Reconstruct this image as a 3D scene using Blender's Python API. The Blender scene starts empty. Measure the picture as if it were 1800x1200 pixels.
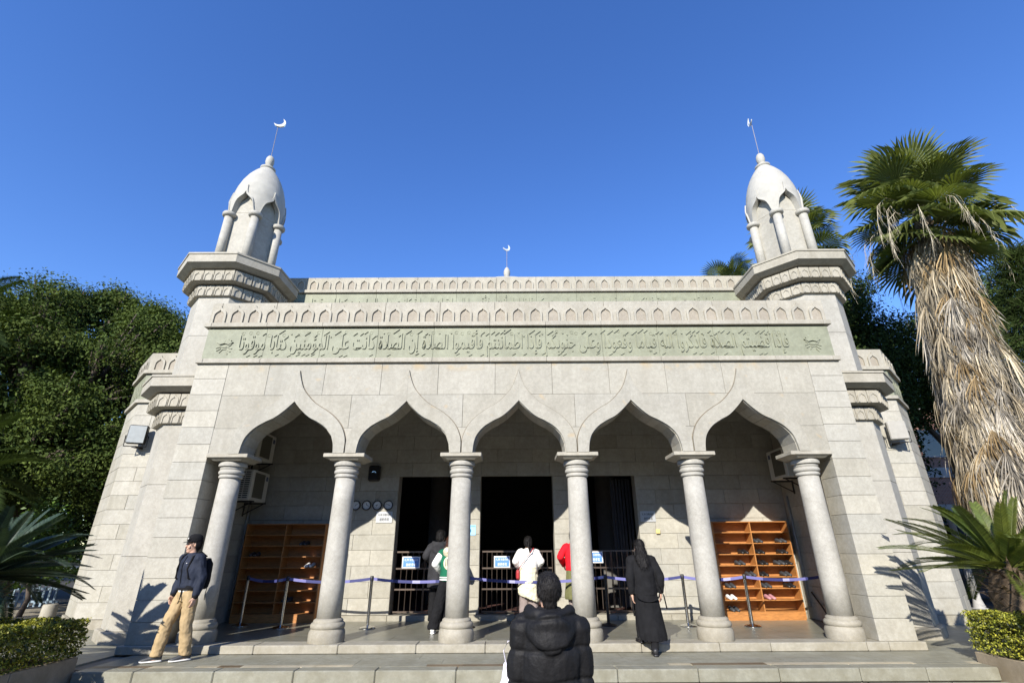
import bpy, bmesh, math, random
import numpy as np
from mathutils import Vector, Matrix, noise as mnoise

random.seed(7)
rng = np.random.default_rng(11)
PI = math.pi
scene = bpy.context.scene
COL = scene.collection

# ------------------------------------------------------------------ camera, sky, sun, exposure
cam_d = bpy.data.cameras.new('camera')
cam = bpy.data.objects.new('camera', cam_d)
COL.objects.link(cam)
cam_d.sensor_fit = 'HORIZONTAL'
cam_d.sensor_width = 36.0
cam_d.lens = 860.0 / 1800.0 * 36.0
cam_d.clip_start = 0.05
cam_d.clip_end = 3000.0
CP, CR, CY = math.radians(23.09), math.radians(-0.313), math.radians(-0.034)
fwd = Vector((-math.sin(CY) * math.cos(CP), math.cos(CY) * math.cos(CP), math.sin(CP)))
rgt = Vector((math.cos(CY), math.sin(CY), 0))
upv = rgt.cross(fwd)
r2 = rgt * math.cos(CR) + upv * math.sin(CR)
u2 = -rgt * math.sin(CR) + upv * math.cos(CR)
M = Matrix(((r2.x, u2.x, -fwd.x, 0), (r2.y, u2.y, -fwd.y, 0), (r2.z, u2.z, -fwd.z, 0), (0, 0, 0, 1)))
M.translation = Vector((-0.134, -9.542, 1.434))
cam.matrix_world = M
scene.camera = cam

SUN_D = Vector((1.235, 3.05, -1.808)).normalized()      # the way the light travels
SUN_EL = math.asin(-SUN_D.z)
world = bpy.data.worlds.new('World')
scene.world = world
world.use_nodes = True
wn = world.node_tree.nodes
wl = world.node_tree.links
bg = wn['Background']
sky = wn.new('ShaderNodeTexSky')
sky.sky_type = 'NISHITA'
sky.sun_disc = False
sky.sun_elevation = SUN_EL
sky.sun_rotation = math.atan2(-SUN_D.x, -SUN_D.y) % (2 * PI)
sky.air_density = 1.0
sky.dust_density = 0.0
sky.ozone_density = 3.0
sky.altitude = 50.0
hsv = wn.new('ShaderNodeHueSaturation')
hsv.inputs['Saturation'].default_value = 1.23
hsv.inputs['Hue'].default_value = 0.515
hsv.inputs['Value'].default_value = 1.0
wl.new(sky.outputs[0], hsv.inputs['Color'])
wl.new(hsv.outputs[0], bg.inputs[0])
bg.inputs[1].default_value = 0.15
sun_l = bpy.data.lights.new('sun', 'SUN')
sun_l.energy = 4.8
sun_l.angle = math.radians(0.5)
sun_l.color = (1.0, 0.945, 0.86)
sun = bpy.data.objects.new('sun', sun_l)
COL.objects.link(sun)
sun.rotation_euler = SUN_D.to_track_quat('-Z', 'Y').to_euler()
sun.location = (-20, -40, 30)
vs = scene.view_settings
vs.view_transform = 'Standard'
vs.look = 'None'
vs.exposure = 0.86
vs.gamma = 1.0
vs.use_curve_mapping = False
scene.cycles.max_bounces = 6
scene.cycles.diffuse_bounces = 4
scene.cycles.transparent_max_bounces = 6

# ------------------------------------------------------------------ materials
MATS = {}


def newmat(name):
    m = bpy.data.materials.new(name)
    m.use_nodes = True
    MATS[name] = m
    nt = m.node_tree
    return m, nt, nt.nodes, nt.links, nt.nodes['Principled BSDF']


def nd(n, t, **kw):
    x = n.new(t)
    for k, v in kw.items():
        setattr(x, k, v)
    return x


def mixc(n, l, fac, a, b, mode='MIX'):
    x = n.new('ShaderNodeMix')
    x.data_type = 'RGBA'
    x.blend_type = mode
    for s, v in ((0, fac), (6, a), (7, b)):
        if hasattr(v, 'links') or hasattr(v, 'is_linked'):
            l.new(v, x.inputs[s])
        elif isinstance(v, (int, float)):
            x.inputs[s].default_value = v if s == 0 else (v, v, v, 1)
        else:
            x.inputs[s].default_value = (v[0], v[1], v[2], 1)
    return x.outputs[2]


def ramp(n, l, src, stops):
    r = n.new('ShaderNodeValToRGB')
    els = r.color_ramp.elements
    while len(els) < len(stops):
        els.new(0.5)
    for e, (p, c) in zip(els, stops):
        e.position = p
        e.color = (c, c, c, 1) if isinstance(c, (int, float)) else (c[0], c[1], c[2], 1)
    l.new(src, r.inputs[0])
    return r.outputs[0]


def noise_n(n, l, vec, scale, detail=3.0, rough=0.55, stretch=None):
    if stretch:
        mp = n.new('ShaderNodeMapping')
        mp.inputs['Scale'].default_value = stretch
        l.new(vec, mp.inputs[0])
        vec = mp.outputs[0]
    x = n.new('ShaderNodeTexNoise')
    x.inputs['Scale'].default_value = scale
    x.inputs['Detail'].default_value = detail
    x.inputs['Roughness'].default_value = rough
    l.new(vec, x.inputs['Vector'])
    return x.outputs[0]


def bump(n, l, b, h, strength=0.2, dist=0.01):
    x = n.new('ShaderNodeBump')
    x.inputs['Strength'].default_value = strength
    x.inputs['Distance'].default_value = dist
    l.new(h, x.inputs['Height'])
    l.new(x.outputs[0], b.inputs['Normal'])


def granite(name, base, spec=0.16, var=0.10, rough=0.72, stain=0.0, streak=0.12, gloss=0.0, grain=150.0):
    """Flamed granite: fine grains, soft clouds, run-off streaks, each block a little different."""
    m, nt, n, l, b = newmat(name)
    pos = n.new('ShaderNodeNewGeometry').outputs['Position']
    oi = n.new('ShaderNodeObjectInfo').outputs['Random']
    g = noise_n(n, l, pos, grain, 2.0, 0.7)
    g2 = noise_n(n, l, pos, grain * 0.22, 3.0, 0.6)
    cl = noise_n(n, l, pos, 2.3, 5.0, 0.62)
    stv = noise_n(n, l, pos, 1.0, 4.0, 0.6, (3.2, 3.2, 0.35))
    dk = tuple(c * (1 - spec * 2.2) for c in base)
    lt = tuple(min(1, c * (1 + spec)) for c in base)
    c = mixc(n, l, ramp(n, l, g, [(0.36, 0.0), (0.62, 1.0)]), dk, lt)
    c = mixc(n, l, ramp(n, l, g2, [(0.40, 0.25), (0.58, 1.0)]), tuple(x * 0.80 for x in base), c)
    g3 = noise_n(n, l, pos, grain * 0.09, 3.0, 0.7)
    c = mixc(n, l, ramp(n, l, g3, [(0.42, 0.0), (0.60, 1.0)]), mixc(n, l, 1.0, c, (0.80, 0.79, 0.76), 'MULTIPLY'), mixc(n, l, 1.0, c, (1.07, 1.06, 1.02), 'MULTIPLY'))
    c = mixc(n, l, 0.55, c, mixc(n, l, ramp(n, l, cl, [(0.3, 0.0), (0.72, 1.0)]), (base[0] * 0.78, base[1] * 0.75, base[2] * 0.68), (min(1, base[0] * 1.12), base[1] * 1.09, base[2] * 1.02)), 'MIX')
    c = mixc(n, l, ramp(n, l, stv, [(0.50, 0.0), (0.74, streak * 3)]), c, (base[0] * 0.66, base[1] * 0.63, base[2] * 0.56))
    rv = ramp(n, l, oi, [(0.0, (1 - var, 1 - var * 1.05, 1 - var * 1.3)), (0.3, (1.0, 1.0, 1.0)), (0.55, (1 - var * 0.55, 1 - var * 0.45, 1 - var * 0.35)), (0.8, (1 + var * 0.3, 1 + var * 0.25, 1 + var * 0.05)), (1.0, (1 + var * 0.45, 1 + var * 0.45, 1 + var * 0.45))])
    c = mixc(n, l, 1.0, c, rv, 'MULTIPLY')
    dz = n.new('ShaderNodeSeparateXYZ')
    l.new(pos, dz.inputs[0])
    dm_ = n.new('ShaderNodeMapRange')
    dm_.inputs[1].default_value = 0.75
    dm_.inputs[2].default_value = -0.1
    l.new(dz.outputs[2], dm_.inputs[0])
    sn = noise_n(n, l, pos, 4.0, 5.0, 0.7)
    dmu = n.new('ShaderNodeMath')
    dmu.operation = 'MULTIPLY'
    l.new(dm_.outputs[0], dmu.inputs[0])
    l.new(ramp(n, l, sn, [(0.40, 0.0), (0.65, 0.6)]), dmu.inputs[1])
    c = mixc(n, l, dmu.outputs[0], c, (base[0] * 0.62, base[1] * 0.58, base[2] * 0.48))
    if stain > 0:
        sp = noise_n(n, l, pos, 3.6, 2.0, 0.4)
        zf = n.new('ShaderNodeSeparateXYZ')
        l.new(pos, zf.inputs[0])
        mr = n.new('ShaderNodeMapRange')
        mr.inputs[1].default_value = 4.82
        mr.inputs[2].default_value = 4.98
        l.new(zf.outputs[2], mr.inputs[0])
        mu = n.new('ShaderNodeMath')
        mu.operation = 'MULTIPLY'
        l.new(mr.outputs[0], mu.inputs[0])
        l.new(ramp(n, l, sp, [(0.52, 0.0), (0.66, stain)]), mu.inputs[1])
        c = mixc(n, l, mu.outputs[0], c, (0.37, 0.275, 0.145))
        sp2 = noise_n(n, l, pos, 5.0, 1.0, 0.3)
        c = mixc(n, l, ramp(n, l, sp2, [(0.70, 0.0), (0.80, stain * 0.8)]), c, (0.40, 0.30, 0.17))
    l.new(c, b.inputs['Base Color'])
    b.inputs['Roughness'].default_value = rough
    b.inputs['Specular IOR Level'].default_value = 0.3
    bump(n, l, b, g, 0.25, 0.004)
    return m


def plain(name, col, rough=0.6, metal=0.0, var=0.12, nscale=9.0, bumpy=0.0, spec=0.4, rnd=0.0, bscale=60.0, stretch=None):
    m, nt, n, l, b = newmat(name)
    tc = n.new('ShaderNodeTexCoord').outputs['Object']
    nz = noise_n(n, l, tc, nscale, 4.0, 0.6, stretch)
    c = mixc(n, l, ramp(n, l, nz, [(0.25, 0.0), (0.75, 1.0)]), tuple(x * (1 - var) for x in col), tuple(min(1, x * (1 + var)) for x in col))
    if rnd > 0:
        oi = n.new('ShaderNodeObjectInfo').outputs['Random']
        c = mixc(n, l, 1.0, c, ramp(n, l, oi, [(0, 1 - rnd), (1, 1 + rnd)]), 'MULTIPLY')
    l.new(c, b.inputs['Base Color'])
    b.inputs['Roughness'].default_value = rough
    b.inputs['Metallic'].default_value = metal
    b.inputs['Specular IOR Level'].default_value = spec
    if bumpy > 0:
        bn = noise_n(n, l, tc, bscale, 3.0, 0.6, stretch)
        bump(n, l, b, bn, bumpy, 0.01)
    return m


def leafmat(name, col, col2, trans=0.25, rough=0.5, rnd=0.35, scale=1.2, spec=0.4):
    """Leaves: tone varies leaf by leaf (loose island) and in broad patches, a little light passes through."""
    m, nt, n, l, b = newmat(name)
    geo = n.new('ShaderNodeNewGeometry')
    isl = geo.outputs['Random Per Island']
    pn = noise_n(n, l, geo.outputs['Position'], scale, 3.0, 0.6)
    c = mixc(n, l, ramp(n, l, pn, [(0.3, 0.0), (0.7, 1.0)]), col, col2)
    c = mixc(n, l, 1.0, c, ramp(n, l, isl, [(0, 1 - rnd), (0.8, 1 + rnd * 0.6), (1, 1 + rnd * 1.6)]), 'MULTIPLY')
    oi = n.new('ShaderNodeObjectInfo').outputs['Random']
    c = mixc(n, l, 1.0, c, ramp(n, l, oi, [(0, 0.8), (1, 1.2)]), 'MULTIPLY')
    l.new(c, b.inputs['Base Color'])
    b.inputs['Roughness'].default_value = rough
    b.inputs['Specular IOR Level'].default_value = spec
    tr = n.new('ShaderNodeBsdfTranslucent')
    l.new(mixc(n, l, 1.0, c, (1.25, 1.3, 0.6), 'MULTIPLY'), tr.inputs[0])
    mx = n.new('ShaderNodeMixShader')
    mx.inputs[0].default_value = trans
    l.new(b.outputs[0], mx.inputs[1])
    l.new(tr.outputs[0], mx.inputs[2])
    l.new(mx.outputs[0], n['Material Output'].inputs[0])
    return m


def woodmat(name, col):
    m, nt, n, l, b = newmat(name)
    tc = n.new('ShaderNodeTexCoord').outputs['Object']
    nz = noise_n(n, l, tc, 6.0, 5.0, 0.65, (1.5, 6.0, 9.0))
    c = mixc(n, l, ramp(n, l, nz, [(0.3, 0.0), (0.7, 1.0)]), tuple(x * 0.62 for x in col), tuple(x * 1.2 for x in col))
    l.new(c, b.inputs['Base Color'])
    b.inputs['Roughness'].default_value = 0.55
    bump(n, l, b, nz, 0.15, 0.004)
    return m


granite('wall_granite', (0.388, 0.378, 0.340), stain=0.0, var=0.13)
granite('facade_granite', (0.352, 0.342, 0.305), stain=0.6, var=0.09, streak=0.14)
granite('tower_granite', (0.380, 0.370, 0.338), var=0.05, streak=0.08)
granite('trim_granite', (0.362, 0.345, 0.300), var=0.07, streak=0.22)
granite('niche_granite', (0.315, 0.285, 0.24), var=0.05, streak=0.1)
granite('column_granite', (0.378, 0.372, 0.348), var=0.03, spec=0.2, streak=0.05)
granite('base_granite', (0.325, 0.308, 0.265), var=0.03, spec=0.14)
granite('green_stone', (0.240, 0.254, 0.190), spec=0.06, var=0.06, rough=0.6, streak=0.05, grain=80)
granite('mortar', (0.29, 0.265, 0.22), var=0.0, rough=0.9)
granite('joint_line', (0.17, 0.145, 0.11), var=0.0, rough=0.9)
granite('floor_granite', (0.212, 0.212, 0.180), spec=0.10, var=0.07, rough=0.30, streak=0.0)
granite('tread_granite', (0.250, 0.250, 0.210), spec=0.12, var=0.06, rough=0.5, streak=0.0)
granite('kerb_granite', (0.335, 0.32, 0.275), var=0.06, streak=0.12)
granite('plaza_granite', (0.165, 0.162, 0.143), var=0.08, rough=0.6)
granite('inlay_beige', (0.44, 0.40, 0.31), var=0.15, rough=0.5)
granite('inlay_brown', (0.16, 0.12, 0.08), var=0.2, rough=0.5)
granite('planter_granite', (0.30, 0.255, 0.19), var=0.06, rough=0.7)
plain('dome_plaster', (0.348, 0.336, 0.298), rough=0.8, var=0.13, nscale=5.0, bumpy=0.25, bscale=90)
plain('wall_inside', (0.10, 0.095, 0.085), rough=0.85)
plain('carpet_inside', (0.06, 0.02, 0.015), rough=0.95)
plain('ceiling_paint', (0.33, 0.31, 0.27), rough=0.85)
woodmat('rack_wood', (0.40, 0.168, 0.044))
plain('dark_metal', (0.035, 0.034, 0.033), rough=0.45, metal=0.6)
plain('gate_metal', (0.16, 0.125, 0.10), rough=0.38, metal=0.85)
plain('steel', (0.62, 0.62, 0.60), rough=0.16, metal=1.0, var=0.05)
plain('post_black', (0.02, 0.02, 0.022), rough=0.4)
plain('gold_leaf', (0.86, 0.80, 0.60), rough=0.25, metal=0.7, var=0.05)
plain('silver_leaf', (0.60, 0.63, 0.66), rough=0.5, metal=0.2, var=0.05)
plain('rod_metal', (0.20, 0.19, 0.20), rough=0.6, metal=0.2)
plain('appliance_cream', (0.55, 0.54, 0.48), rough=0.5, var=0.06)
plain('appliance_dark', (0.11, 0.105, 0.08), rough=0.5)
plain('slot_black', (0.01, 0.01, 0.01), rough=0.7)
plain('label_blue', (0.05, 0.07, 0.14), rough=0.4)
plain('cable_black', (0.015, 0.015, 0.015), rough=0.5)
plain('pipe_grey', (0.30, 0.29, 0.26), rough=0.6)
plain('clock_face', (0.62, 0.62, 0.60), rough=0.4, var=0.04)
plain('sign_blue', (0.10, 0.24, 0.60), rough=0.35, var=0.05)
plain('sign_white', (0.82, 0.83, 0.84), rough=0.4, var=0.03)
plain('poster_blue', (0.32, 0.60, 0.84), rough=0.4, var=0.05)
plain('poster_dark', (0.04, 0.20, 0.38), rough=0.4, var=0.05)
plain('plaque_silver', (0.46, 0.47, 0.47), rough=0.35, metal=0.3, var=0.05)
plain('ink_black', (0.02, 0.02, 0.02), rough=0.5)
plain('box_yellow', (0.62, 0.50, 0.20), rough=0.5)
plain('belt_violet', (0.14, 0.14, 0.33), rough=0.5, var=0.05)
plain('belt_navy', (0.035, 0.04, 0.14), rough=0.5, var=0.05)
plain('belt_white', (0.32, 0.32, 0.52), rough=0.5, var=0.05)
plain('lamp_glass', (0.30, 0.315, 0.30), rough=0.3, spec=0.8)
plain('bark', (0.075, 0.058, 0.045), rough=0.9, var=0.4, bumpy=0.6, bscale=14, stretch=(1, 1, 0.3))
plain('palm_trunk', (0.17, 0.135, 0.10), rough=0.9, var=0.4, bumpy=0.6, bscale=14, stretch=(1, 1, 4))
plain('cycad_scale', (0.15, 0.105, 0.065), rough=0.9, var=0.5, rnd=0.5)
plain('soil', (0.05, 0.035, 0.025), rough=0.95)
plain('asphalt', (0.055, 0.054, 0.052), rough=0.85, bumpy=0.2)
plain('ground_earth', (0.10, 0.095, 0.07), rough=0.9, nscale=0.6, var=0.3)
leafmat('ficus_leaf', (0.028, 0.050, 0.011), (0.075, 0.098, 0.020), 0.16, rnd=0.38, rough=0.75, spec=0.12)
leafmat('dark_leaf', (0.024, 0.042, 0.010), (0.050, 0.074, 0.018), 0.14, rnd=0.4, rough=0.75, spec=0.12)
leafmat('shrub_leaf', (0.05, 0.10, 0.02), (0.10, 0.17, 0.03), 0.3, rnd=0.4, scale=4)
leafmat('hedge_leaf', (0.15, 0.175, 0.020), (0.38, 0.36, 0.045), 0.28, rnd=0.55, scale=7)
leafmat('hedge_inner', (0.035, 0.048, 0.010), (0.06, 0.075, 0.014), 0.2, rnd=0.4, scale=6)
leafmat('fan_leaf', (0.075, 0.10, 0.026), (0.17, 0.19, 0.048), 0.30, rnd=0.25, scale=1.0)
leafmat('cycad_leaf', (0.055, 0.085, 0.016), (0.135, 0.155, 0.026), 0.22, rnd=0.3, scale=2.0)
leafmat('cycad_leaf_dark', (0.026, 0.046, 0.026), (0.050, 0.075, 0.045), 0.18, rnd=0.3, scale=2.0)
leafmat('dead_leaf', (0.29, 0.235, 0.155), (0.46, 0.395, 0.285), 0.15, rough=0.85, rnd=0.45, scale=1.5, spec=0.1)
leafmat('dead_leaf_grey', (0.12, 0.103, 0.08), (0.42, 0.38, 0.315), 0.12, rough=0.9, rnd=0.5, scale=1.5, spec=0.1)
leafmat('dead_leaf_rust', (0.20, 0.135, 0.065), (0.32, 0.235, 0.125), 0.15, rough=0.85, rnd=0.4, scale=1.5, spec=0.1)
leafmat('pale_stalk', (0.46, 0.40, 0.29), (0.56, 0.50, 0.38), 0.1, rough=0.8, rnd=0.2, spec=0.1)
plain('skin', (0.47, 0.29, 0.205), rough=0.55, var=0.06)
plain('hair_black', (0.012, 0.011, 0.011), rough=0.55, var=0.5, bumpy=0.7, bscale=120, stretch=(1, 1, 0.12), spec=0.18)
plain('hair_brown', (0.075, 0.032, 0.020), rough=0.42, var=0.4, bumpy=0.5, bscale=120, stretch=(1, 1, 0.15))
plain('cloth_black', (0.011, 0.011, 0.012), rough=0.9, var=0.3, bumpy=0.5, bscale=30, spec=0.12)
plain('puffer_black', (0.010, 0.010, 0.011), rough=0.6, var=0.3, bumpy=0.6, bscale=26, spec=0.16)
plain('cloth_charcoal', (0.030, 0.030, 0.033), rough=0.9, var=0.3, bumpy=0.5, bscale=40, spec=0.15)
plain('cloth_navy', (0.014, 0.019, 0.034), rough=0.75, var=0.25, bumpy=0.5, bscale=25, spec=0.25)
plain('cloth_khaki', (0.36, 0.265, 0.145), rough=0.85, var=0.12, bumpy=0.5, bscale=18, spec=0.15)
plain('cloth_white', (0.74, 0.73, 0.70), rough=0.85, var=0.05, bumpy=0.5, bscale=22, spec=0.15)
plain('cloth_cream', (0.62, 0.58, 0.42), rough=0.85, var=0.08, bumpy=0.6, bscale=22, spec=0.15)
plain('cloth_green', (0.012, 0.115, 0.062), rough=0.9, var=0.15, bumpy=0.4, bscale=30, spec=0.12)
plain('cloth_red', (0.58, 0.012, 0.022), rough=0.85, var=0.15, bumpy=0.4, bscale=25, spec=0.12)
plain('cloth_olive', (0.125, 0.125, 0.055), rough=0.9, var=0.15, bumpy=0.4, bscale=30, spec=0.12)
plain('cloth_taupe', (0.22, 0.18, 0.165), rough=0.9, var=0.12, bumpy=0.5, bscale=25, spec=0.12)
plain('leather_red', (0.36, 0.035, 0.04), rough=0.4, var=0.1)
plain('shoe_white', (0.70, 0.69, 0.66), rough=0.6, var=0.05)
plain('shoe_dark', (0.045, 0.048, 0.052), rough=0.6, var=0.2)
plain('shoe_black', (0.016, 0.016, 0.017), rough=0.45, var=0.2)
plain('shoe_pink', (0.42, 0.20, 0.22), rough=0.6)
plain('plastic_bag', (0.72, 0.70, 0.80), rough=0.35, var=0.08, bumpy=0.6, bscale=14)
plain('fence_white', (0.20, 0.27, 0.33), rough=0.6)
plain('van_paint', (0.02, 0.021, 0.024), rough=0.25, spec=0.6)
plain('glass_dark', (0.03, 0.035, 0.04), rough=0.08, spec=0.8)
plain('chrome', (0.7, 0.7, 0.7), rough=0.15, metal=1.0)
plain('rubber', (0.02, 0.02, 0.02), rough=0.8)
plain('concrete', (0.34, 0.335, 0.32), rough=0.85, bumpy=0.2)


def brickmat():
    m, nt, n, l, b = newmat('brick_far')
    tc = n.new('ShaderNodeTexCoord').outputs['Object']
    mp = n.new('ShaderNodeMapping')
    mp.inputs['Rotation'].default_value = (PI / 2, 0, 0)
    l.new(tc, mp.inputs[0])
    br = n.new('ShaderNodeTexBrick')
    br.inputs['Scale'].default_value = 3.2
    br.inputs['Color1'].default_value = (0.20, 0.085, 0.055, 1)
    br.inputs['Color2'].default_value = (0.28, 0.125, 0.08, 1)
    br.inputs['Mortar'].default_value = (0.26, 0.20, 0.17, 1)
    br.inputs['Mortar Size'].default_value = 0.03
    l.new(mp.outputs[0], br.inputs[0])
    l.new(br.outputs[0], b.inputs['Base Color'])
    b.inputs['Roughness'].default_value = 0.8


brickmat()
MT = MATS


# ------------------------------------------------------------------ mesh helpers
class MB:
    def __init__(s):
        s.v, s.f, s.mi = [], [], []

    def add(s, vs_, fs, mi=0):
        o = len(s.v)
        s.v.extend([tuple(p) for p in vs_])
        for f in fs:
            s.f.append(tuple(i + o for i in f))
            s.mi.append(mi)
        return s

    def box(s, x0, x1, y0, y1, z0, z1, mi=0):
        return s.add([(x0, y0, z0), (x1, y0, z0), (x1, y1, z0), (x0, y1, z0), (x0, y0, z1), (x1, y0, z1), (x1, y1, z1), (x0, y1, z1)],
                     [(3, 2, 1, 0), (4, 5, 6, 7), (0, 1, 5, 4), (1, 2, 6, 5), (2, 3, 7, 6), (3, 0, 4, 7)], mi)

    def cbox(s, x0, x1, y0, y1, z0, z1, c=0.006, mi=0):
        """box with chamfered edges: 24 vertices"""
        vs_, idx = [], {}
        for ax, (sx, sy, sz) in enumerate([(a, b_, d) for a in (0, 1) for b_ in (0, 1) for d in (0, 1)]):
            X, Y, Z = (x1 if sx else x0), (y1 if sy else y0), (z1 if sz else z0)
            ix, iy, iz = (-c if sx else c), (-c if sy else c), (-c if sz else c)
            for k, p in enumerate(((X, Y + iy, Z + iz), (X + ix, Y, Z + iz), (X + ix, Y + iy, Z))):
                idx[(sx, sy, sz, k)] = len(vs_)
                vs_.append(p)
        I = idx
        fs = []
        for a in (0, 1):
            q = [I[(a, 0, 0, 0)], I[(a, 1, 0, 0)], I[(a, 1, 1, 0)], I[(a, 0, 1, 0)]]
            fs.append(tuple(q if a else q[::-1]))
            q = [I[(0, a, 0, 1)], I[(1, a, 0, 1)], I[(1, a, 1, 1)], I[(0, a, 1, 1)]]
            fs.append(tuple(q[::-1] if a else q))
            q = [I[(0, 0, a, 2)], I[(1, 0, a, 2)], I[(1, 1, a, 2)], I[(0, 1, a, 2)]]
            fs.append(tuple(q if a else q[::-1]))
        for a in (0, 1):
            for b_ in (0, 1):
                fs.append((I[(a, b_, 0, 0)], I[(a, b_, 1, 0)], I[(a, b_, 1, 1)], I[(a, b_, 0, 1)]))
                fs.append((I[(a, 0, b_, 0)], I[(a, 1, b_, 0)], I[(a, 1, b_, 2)], I[(a, 0, b_, 2)]))
                fs.append((I[(0, a, b_, 1)], I[(1, a, b_, 1)], I[(1, a, b_, 2)], I[(0, a, b_, 2)]))
        for a in (0, 1):
            for b_ in (0, 1):
                for d in (0, 1):
                    fs.append((I[(a, b_, d, 0)], I[(a, b_, d, 1)], I[(a, b_, d, 2)]))
        return s.add(vs_, fs, mi)

    def loft(s, rings, cap0=True, cap1=True, closed=True, mi=0):
        o = len(s.v)
        k = len(rings[0])
        vs_ = [p for r in rings for p in r]
        fs = []
        for i in range(len(rings) - 1):
            for j in range(k if closed else k - 1):
                j2 = (j + 1) % k
                fs.append((i * k + j, i * k + j2, (i + 1) * k + j2, (i + 1) * k + j))
        if cap0:
            fs.append(tuple(range(k))[::-1])
        if cap1:
            fs.append(tuple((len(rings) - 1) * k + j for j in range(k)))
        return s.add(vs_, fs, mi)

    def lathe(s, prof, cx=0.0, cy=0.0, z0=0.0, seg=24, caps=True, mi=0):
        return s.loft([[(cx + r * math.cos(2 * PI * j / seg), cy + r * math.sin(2 * PI * j / seg), z0 + z) for j in range(seg)] for r, z in prof], caps, caps, True, mi)

    def tube(s, pts, rad, seg=8, caps=True, mi=0, flat=1.0, upd=None):
        pts = [Vector(p) for p in pts]
        if isinstance(rad, (int, float)):
            rad = [rad] * len(pts)
        rings = []
        ref = Vector(upd) if upd else Vector((0, 0, 1))
        for i, p in enumerate(pts):
            d = (pts[min(i + 1, len(pts) - 1)] - pts[max(i - 1, 0)])
            d = d.normalized() if d.length > 1e-9 else Vector((0, 0, 1))
            rr = ref if abs(d.dot(ref)) < 0.95 else (Vector((1, 0, 0)) if not upd else Vector((0, 1, 0)))
            a = d.cross(rr).normalized()
            b_ = a.cross(d).normalized()
            rings.append([tuple(p + a * (math.cos(2 * PI * j / seg) * rad[i]) + b_ * (math.sin(2 * PI * j / seg) * rad[i] * flat)) for j in range(seg)])
        return s.loft(rings, caps, caps, True, mi)

    def ell(s, c, r, seg=16, rows=10, rot=None, mi=0):
        rings = []
        for i in range(1, rows):
            t = PI * i / rows
            ring = []
            for j in range(seg):
                p = Vector((math.sin(t) * math.cos(2 * PI * j / seg) * r[0], math.sin(t) * math.sin(2 * PI * j / seg) * r[1], -math.cos(t) * r[2]))
                if rot:
                    p = rot @ p
                ring.append((c[0] + p.x, c[1] + p.y, c[2] + p.z))
            rings.append(ring)
        return s.loft(rings, True, True, True, mi)

    def cap(s, p0, p1, r0, r1, seg=12, mi=0):
        """tapered capsule"""
        p0, p1 = Vector(p0), Vector(p1)
        d = (p1 - p0)
        L = d.length
        d = d.normalized()
        pts, rad = [], []
        for t in (0.98, 0.8, 0.5, 0.2):
            pts.append(p0 - d * r0 * t)
            rad.append(r0 * math.sqrt(max(0, 1 - t * t)))
        pts.append(p0); rad.append(r0)
        pts.append(p1); rad.append(r1)
        for t in (0.2, 0.5, 0.8, 0.98):
            pts.append(p1 + d * r1 * t)
            rad.append(r1 * math.sqrt(max(0, 1 - t * t)))
        return s.tube(pts, rad, seg, True, mi)

    def prism(s, poly, y0, y1, mi=0):
        """polygon in x-z, extruded from y0 (front) to y1; the polygon runs anticlockwise seen from -y"""
        k = len(poly)
        vs_ = [(x, y0, z) for x, z in poly] + [(x, y1, z) for x, z in poly]
        fs = [tuple(range(k)), tuple(range(2 * k - 1, k - 1, -1))]
        for j in range(k):
            j2 = (j + 1) % k
            fs.append((j2, j, k + j, k + j2))
        return s.add(vs_, fs, mi)

    def strip(s, A, B, y0, y1, mi=0):
        """plate between two x-z curves A and B (same length), front at y0, back at y1"""
        k = len(A)
        vs_ = [(x, y0, z) for x, z in A] + [(x, y0, z) for x, z in B] + [(x, y1, z) for x, z in A] + [(x, y1, z) for x, z in B]
        fs = []
        for i in range(k - 1):
            fs += [(i, i + 1, k + i + 1, k + i), (i, 2 * k + i, 2 * k + i + 1, i + 1), (k + i, k + i + 1, 3 * k + i + 1, 3 * k + i)]
        fs += [(0, k, 3 * k, 2 * k), (k - 1, 3 * k - 1, 4 * k - 1, 2 * k - 1)]
        return s.add(vs_, fs, mi)

    def mesh(s, name, mats, smooth=False):
        me = bpy.data.meshes.new(name)
        me.from_pydata(s.v, [], s.f)
        for m_ in (mats if isinstance(mats, (list, tuple)) else [mats]):
            me.materials.append(MT[m_] if isinstance(m_, str) else m_)
        if any(s.mi):
            me.polygons.foreach_set('material_index', s.mi)
        bm = bmesh.new()
        bm.from_mesh(me)
        bmesh.ops.recalc_face_normals(bm, faces=bm.faces)
        bm.to_mesh(me)
        bm.free()
        if smooth:
            me.polygons.foreach_set('use_smooth', [True] * len(me.polygons))
        me.update()
        return me

    def build(s, name, mats, parent=None, loc=(0, 0, 0), rz=0.0, smooth=False, sharp=None):
        me = s.mesh(name, mats, smooth)
        if smooth and sharp:
            me.set_sharp_from_angle(angle=math.radians(sharp))
        return ob(name, me, parent, loc, rz)


def ob(name, me, parent=None, loc=(0, 0, 0), rz=0.0):
    o = bpy.data.objects.new(name, me)
    COL.objects.link(o)
    o.location = loc
    if rz:
        o.rotation_euler = (0, 0, rz)
    if parent is not None:
        o.parent = parent
    return o


def empty(name, loc=(0, 0, 0), parent=None):
    o = bpy.data.objects.new(name, None)
    COL.objects.link(o)
    o.location = loc
    o.empty_display_size = 0.2
    if parent is not None:
        o.parent = parent
    return o


def tag(o, label=None, cat=None, group=None, kind=None):
    if label:
        o['label'] = label
    if cat:
        o['category'] = cat
    if group:
        o['group'] = group
    if kind:
        o['kind'] = kind
    return o


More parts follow.
